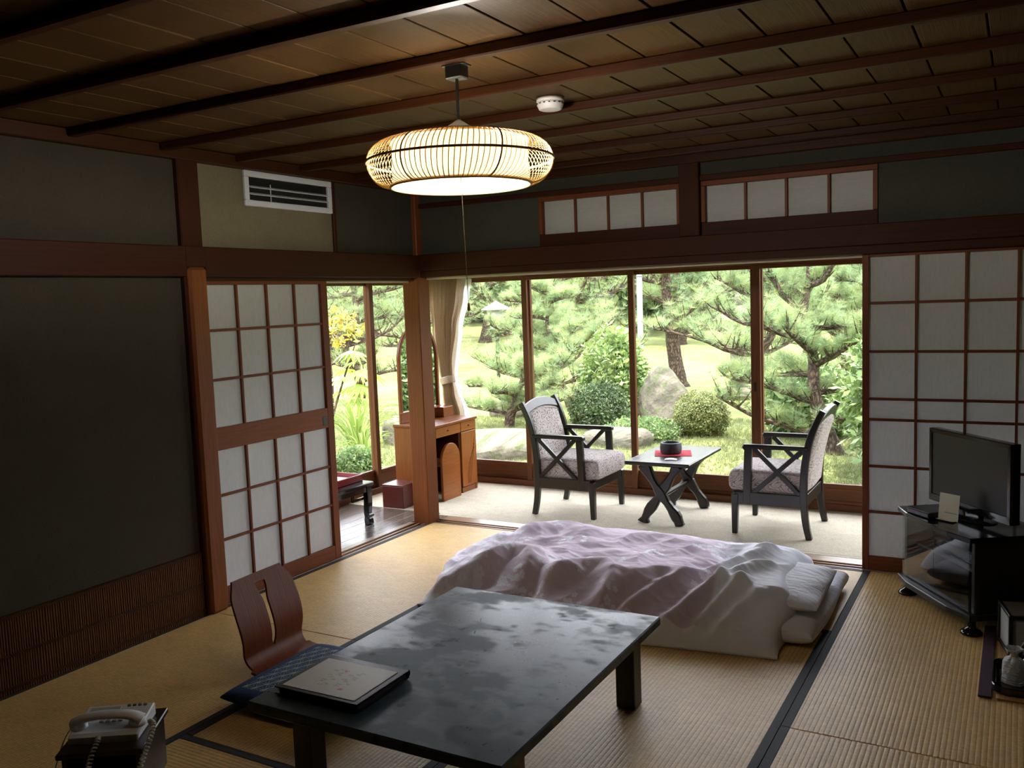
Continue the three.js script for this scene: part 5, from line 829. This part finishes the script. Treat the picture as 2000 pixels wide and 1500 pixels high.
{
  const mg = thing('woven_mat', 'woven rush mat with a purple edge at the lower right', 'mat', { at: [4.17, 0.002, 1.088] });
  part(mg, 'weave', cbox(1.0, 0.006, 0.805, 0.001, 'z').translate(0.02, 0.0032, 0), mat(0.52, 0.29, 0.10, { map: T.tatami, bumpMap: T.tatamiBump, bumpScale: 0.001, roughness: 0.6 }));
  for (const s of [-1, 1]) part(mg, 'edging', cbox(0.046, 0.0085, 0.811, 0.001).translate(s * 0.52, 0.0045, 0), mat(0.045, 0.014, 0.030, { roughness: 0.85 }), 'purple cloth edging');
  const l = thing('floor_lantern', 'small paper lantern box with a black frame behind the tea tray', 'lantern', { at: [3.834, 0.0096, 0.931], turn: 0.218 }), hw = 0.125, hd = 0.10, hh = 0.187;
  for (const sx of [-1, 1]) for (const sz of [-1, 1]) part(l, 'corner_post', cbox(0.016, hh, 0.016, 0.002).translate(sx * hw, hh / 2, sz * hd), M.black);
  for (const y of [0.01, hh - 0.008]) { for (const s of [-1, 1]) { part(l, 'rail', cbox(2 * hw, 0.016, 0.014, 0.002).translate(0, y, s * hd), M.black); part(l, 'rail', cbox(0.014, 0.016, 2 * hd, 0.002).translate(s * hw, y, 0), M.black); } }
  for (const s of [-1, 1]) { part(l, 'paper_pane', cbox(2 * hw - 0.014, hh - 0.03, 0.001, 0).translate(0, hh / 2, s * (hd - 0.002)), M.paper); part(l, 'paper_pane', cbox(0.001, hh - 0.03, 2 * hd - 0.014, 0).translate(s * (hw - 0.002), hh / 2, 0), M.paper); }
  part(l, 'lid', cbox(2 * hw - 0.01, 0.004, 2 * hd - 0.01, 0.001).translate(0, hh - 0.004, 0), mat(0.16, 0.13, 0.09, { roughness: 0.6, map: T.wood }));
  const t = thing('tea_tray', 'black rounded tray holding the kettle and wrapped cups', 'tray', { at: [3.912, 0.0096, 1.30] });
  const rs = (w, d, r) => { const s = new THREE.Shape(); s.moveTo(-w + r, -d); s.lineTo(w - r, -d); s.quadraticCurveTo(w, -d, w, -d + r); s.lineTo(w, d - r); s.quadraticCurveTo(w, d, w - r, d); s.lineTo(-w + r, d); s.quadraticCurveTo(-w, d, -w, d - r); s.lineTo(-w, -d + r); s.quadraticCurveTo(-w, -d, -w + r, -d); return s; };
  part(t, 'base', extrude(rs(0.235, 0.155, 0.06), 0.010, 0.002, 8).rotateX(-Math.PI / 2).translate(0, 0.005, 0), M.blackGloss); const rim = rs(0.24, 0.16, 0.06); rim.holes.push(rs(0.224, 0.144, 0.05)); part(t, 'rim', extrude(rim, 0.028, 0.003, 8).rotateX(-Math.PI / 2).translate(0, 0.017, 0), M.blackGloss);
  const cloth = mat(0.66, 0.67, 0.69, { roughness: 0.9, bumpMap: T.cottonBump, bumpScale: 0.006 });
  const bag = (label, x, z, s, seed) => { const b = thing('wrapped_cup', label, 'wrapped cup', { at: [x, 0.0202, z], group: 'white wrapped cups' }); const geo = sheet(40, 24, (u, v) => { const a = u * 6.2832, y = v, r0 = y < 0.62 ? 0.040 - 0.006 * y : mix(0.036, 0.011, smooth(0.62, 0.78, y)) + 0.018 * smooth(0.82, 1, y), w = 1 + 0.09 * Math.sin(a * 5 + seed) * smooth(0.45, 0.8, y) + 0.04 * Math.sin(a * 9 + y * 8); return [Math.cos(a) * r0 * w * s, y * 0.13 * s, Math.sin(a) * r0 * w * s]; }); part(b, 'wrapper', geo, cloth); part(b, 'base', lathe([[0, 0.001], [0.039 * s, 0.001], [0.039 * s, 0.003], [0, 0.003]], 20), cloth); part(b, 'tie', sweep([...Array(17)].map((_, i) => { const a = i / 16 * 6.283; return [Math.cos(a) * 0.0125 * s, 0.103 * s, Math.sin(a) * 0.0125 * s]; }), 0.0025, 5), mat(0.5, 0.36, 0.08, { roughness: 0.5 })); };
  bag('white wrapped cup nearest the left end of the tea tray', 3.748, 1.335, 1.08, 1); bag('white wrapped cup at the right of the first on the tea tray', 3.842, 1.375, 0.98, 4);
  const k = thing('kettle', 'small kettle with a black hoop handle on the tea tray', 'kettle', { at: [3.832, 0.0202, 1.245] });
  part(k, 'body', lathe([[0, 0], [0.055, 0], [0.068, 0.02], [0.066, 0.06], [0.045, 0.085], [0.03, 0.09], [0, 0.09]], 32), M.blackGloss); part(k, 'lid', lathe([[0.036, 0.088], [0.034, 0.094], [0.01, 0.1], [0.008, 0.112], [0, 0.114]], 24), M.blackGloss);
  part(k, 'handle', sweep([...Array(21)].map((_, i) => { const a = Math.PI * i / 20; return [Math.cos(a) * 0.066, 0.055 + Math.sin(a) * 0.105, 0]; }), 0.0075, 10), M.black, 'black hoop handle'); part(k, 'spout', sweep(curve([[0.055, 0.03, 0.02], [0.085, 0.055, 0.035], [0.1, 0.085, 0.045]], 8), [0.013, 0.012, 0.011, 0.01, 0.009, 0.008, 0.008, 0.008, 0.008], 10), M.blackGloss);
}
// ---------------------------------------------------------------- pendant lamp, smoke detector, air vent
{
  const px = 2.08, pz = 2.650, g = thing('pendant_lamp', 'large round bamboo pendant lamp hanging from the ceiling, switched on', 'lamp', { at: [px, 0, pz] });
  const bam = mat(0.70, 0.46, 0.17, { roughness: 0.45 }), ringM = mat(0.42, 0.28, 0.13, { roughness: 0.5 }), capM = mat(0.55, 0.55, 0.56, { roughness: 0.5 });
  part(g, 'ceiling_rose', [cbox(0.065, 0.045, 0.05, 0.004).translate(0, 2.378, 0.0), cbox(0.09, 0.006, 0.05, 0.002).translate(0, 2.3995, 0)], M.black);
  part(g, 'cord', sweep([[0, 2.36, 0], [0, 2.2, 0]], 0.0055, 8), M.black);
  part(g, 'cap', lathe([[0.006, 2.222], [0.018, 2.214], [0.06, 2.186], [0.062, 2.178], [0, 2.178]], 24), capM);
  const yT = 2.152, yE = 2.083, yB = 2.002, rO = 0.2385, rE = 0.3175, rb = [];
  const N = 108, prof = (k) => { const a = Math.PI * (k - 0.5); return [rO + (rE - rO) * Math.cos(a), k < 0.5 ? yE + (yT - yE) * -Math.sin(a) : yE - (yE - yB) * Math.sin(a)]; };
  const ribPts = []; for (let i = 0; i <= 14; i++) { const k = i / 14, [r, y] = prof(k), a = 0.10 * (k - 0.5); ribPts.push([Math.cos(a) * r, y, Math.sin(a) * r]); }
  const ribGeo = sweep(ribPts, ribPts.map(() => [0.0011, 0.0019]), 4, { up: [1, 0, 0] });
  for (let i = 0; i < N; i++) { const m = part(g, 'bamboo_rib', ribGeo, bam); m.rotation.y = i / N * Math.PI * 2; }
  const ringG = (r, y, t) => sweep([...Array(73)].map((_, i) => { const a = i / 72 * Math.PI * 2; return [Math.cos(a) * r, y, Math.sin(a) * r]; }), t, 8, { open: true });
  part(g, 'hoop', ringG(rO, yT, 0.0055), ringM); part(g, 'hoop', ringG(rE + 0.002, yE, 0.0042), ringM); part(g, 'hoop', ringG(rO, yB, 0.0055), ringM);
  for (let i = 0; i < 6; i++) { const m = part(g, 'stay', sweep(ribPts, 0.0034, 6), ringM); m.rotation.y = -0.576 + i * Math.PI / 3; }
  // paper shade: a drum with a bottom diffuser, glowing
  const glow = new THREE.MeshStandardMaterial({ color: lin(0.8, 0.75, 0.6), roughness: 0.9, emissive: lin(1.0, 0.82, 0.44), emissiveIntensity: 0.36, side: THREE.DoubleSide });
  const glowB = new THREE.MeshStandardMaterial({ color: lin(0.8, 0.78, 0.7), roughness: 0.9, emissive: lin(1.0, 0.90, 0.66), emissiveIntensity: 0.23, side: THREE.DoubleSide });
  part(g, 'lamp_shade', lathe([[0.2325, 2.006], [0.2325, 2.149]], 64), glow, 'glowing white paper drum shade');
  part(g, 'lamp_diffuser', lathe([[0.231, 2.030], [0, 2.030]], 64), glowB, 'glowing pale diffuser seen from below');
  part(g, 'shade_rim', lathe([[0.2322, 2.004], [0.2322, 2.028], [0.226, 2.028], [0.226, 2.004], [0.2322, 2.004]], 64), glow);
  part(g, 'reflector', lathe([[0.231, 2.108], [0, 2.108]], 48), M.white, 'white metal reflector inside the shade');
  part(g, 'pull_cord', sweep([[0, 2.03, 0], [0.008, 1.80, 0.004], [0.014, 1.605, 0.006]], 0.0012, 6), mat(0.14, 0.11, 0.07)); part(g, 'cord_knob', lathe([[0, 1.605], [0.0035, 1.60], [0.005, 1.585], [0.004, 1.575], [0, 1.574]], 12).translate(0.014, 0, 0.006), mat(0.45, 0.2, 0.07, { roughness: 0.4 }));
  const L = new THREE.PointLight(lin(1, 0.93, 0.86), 2.5, 0, 2); L.position.set(px, 2.07, pz); L.castShadow = true; L.shadow.radius = 4; scene.add(L);
}
{
  const g = thing('smoke_detector', 'round white smoke detector on the ceiling', 'smoke detector', { at: [2.03, 2.4385, 1.855] });
  part(g, 'base', lathe([[0, 0], [0.058, 0], [0.058, -0.016], [0.05, -0.02], [0, -0.02]], 36), mat(0.70, 0.68, 0.62, { roughness: 0.4 })); part(g, 'chamber', lathe([[0.054, -0.021], [0.056, -0.03], [0.048, -0.047], [0.04, -0.05], [0, -0.052]], 36), M.white); for (let i = 0; i < 16; i++) { const m = part(g, 'slot', cbox(0.008, 0.004, 0.003, 0).translate(0, -0.0255, 0.0555), M.black); m.rotation.y = i * Math.PI / 8; }
}
{
  const z0 = 0.918, z1 = 1.638, y0 = 2.178, y1 = 2.374, g = thing('air_vent', 'white louvred air conditioning grille high on the left wall', 'vent', { at: [0.004, 0, 0] }), wm = mat(0.62, 0.63, 0.66, { roughness: 0.45 }), b = 0.034;
  part(g, 'frame', [span(0, 0.02, y0, y0 + b, z0, z1, 0.004), span(0, 0.02, y1 - b, y1, z0, z1, 0.004), span(0, 0.02, y0 + b, y1 - b, z0, z0 + b, 0.004), span(0, 0.02, y0 + b, y1 - b, z1 - b, z1, 0.004)], wm);
  part(g, 'duct', span(-0.003, 0.001, y0 + b, y1 - b, z0 + b, z1 - b, 0), M.black);
  for (let i = 0; i < 2; i++) part(g, 'slat', cbox(0.026, 0.004, z1 - z0 - 2 * b, 0.001, 'z').rotateZ(-0.5).translate(0.014, y0 + b + 0.036 + i * 0.038, (z0 + z1) / 2), wm);
  part(g, 'divider', span(0.004, 0.010, y0 + b, y1 - b - 0.03, 1.43, 1.434, 0.001), wm);
}
renderer.render(scene, camera);
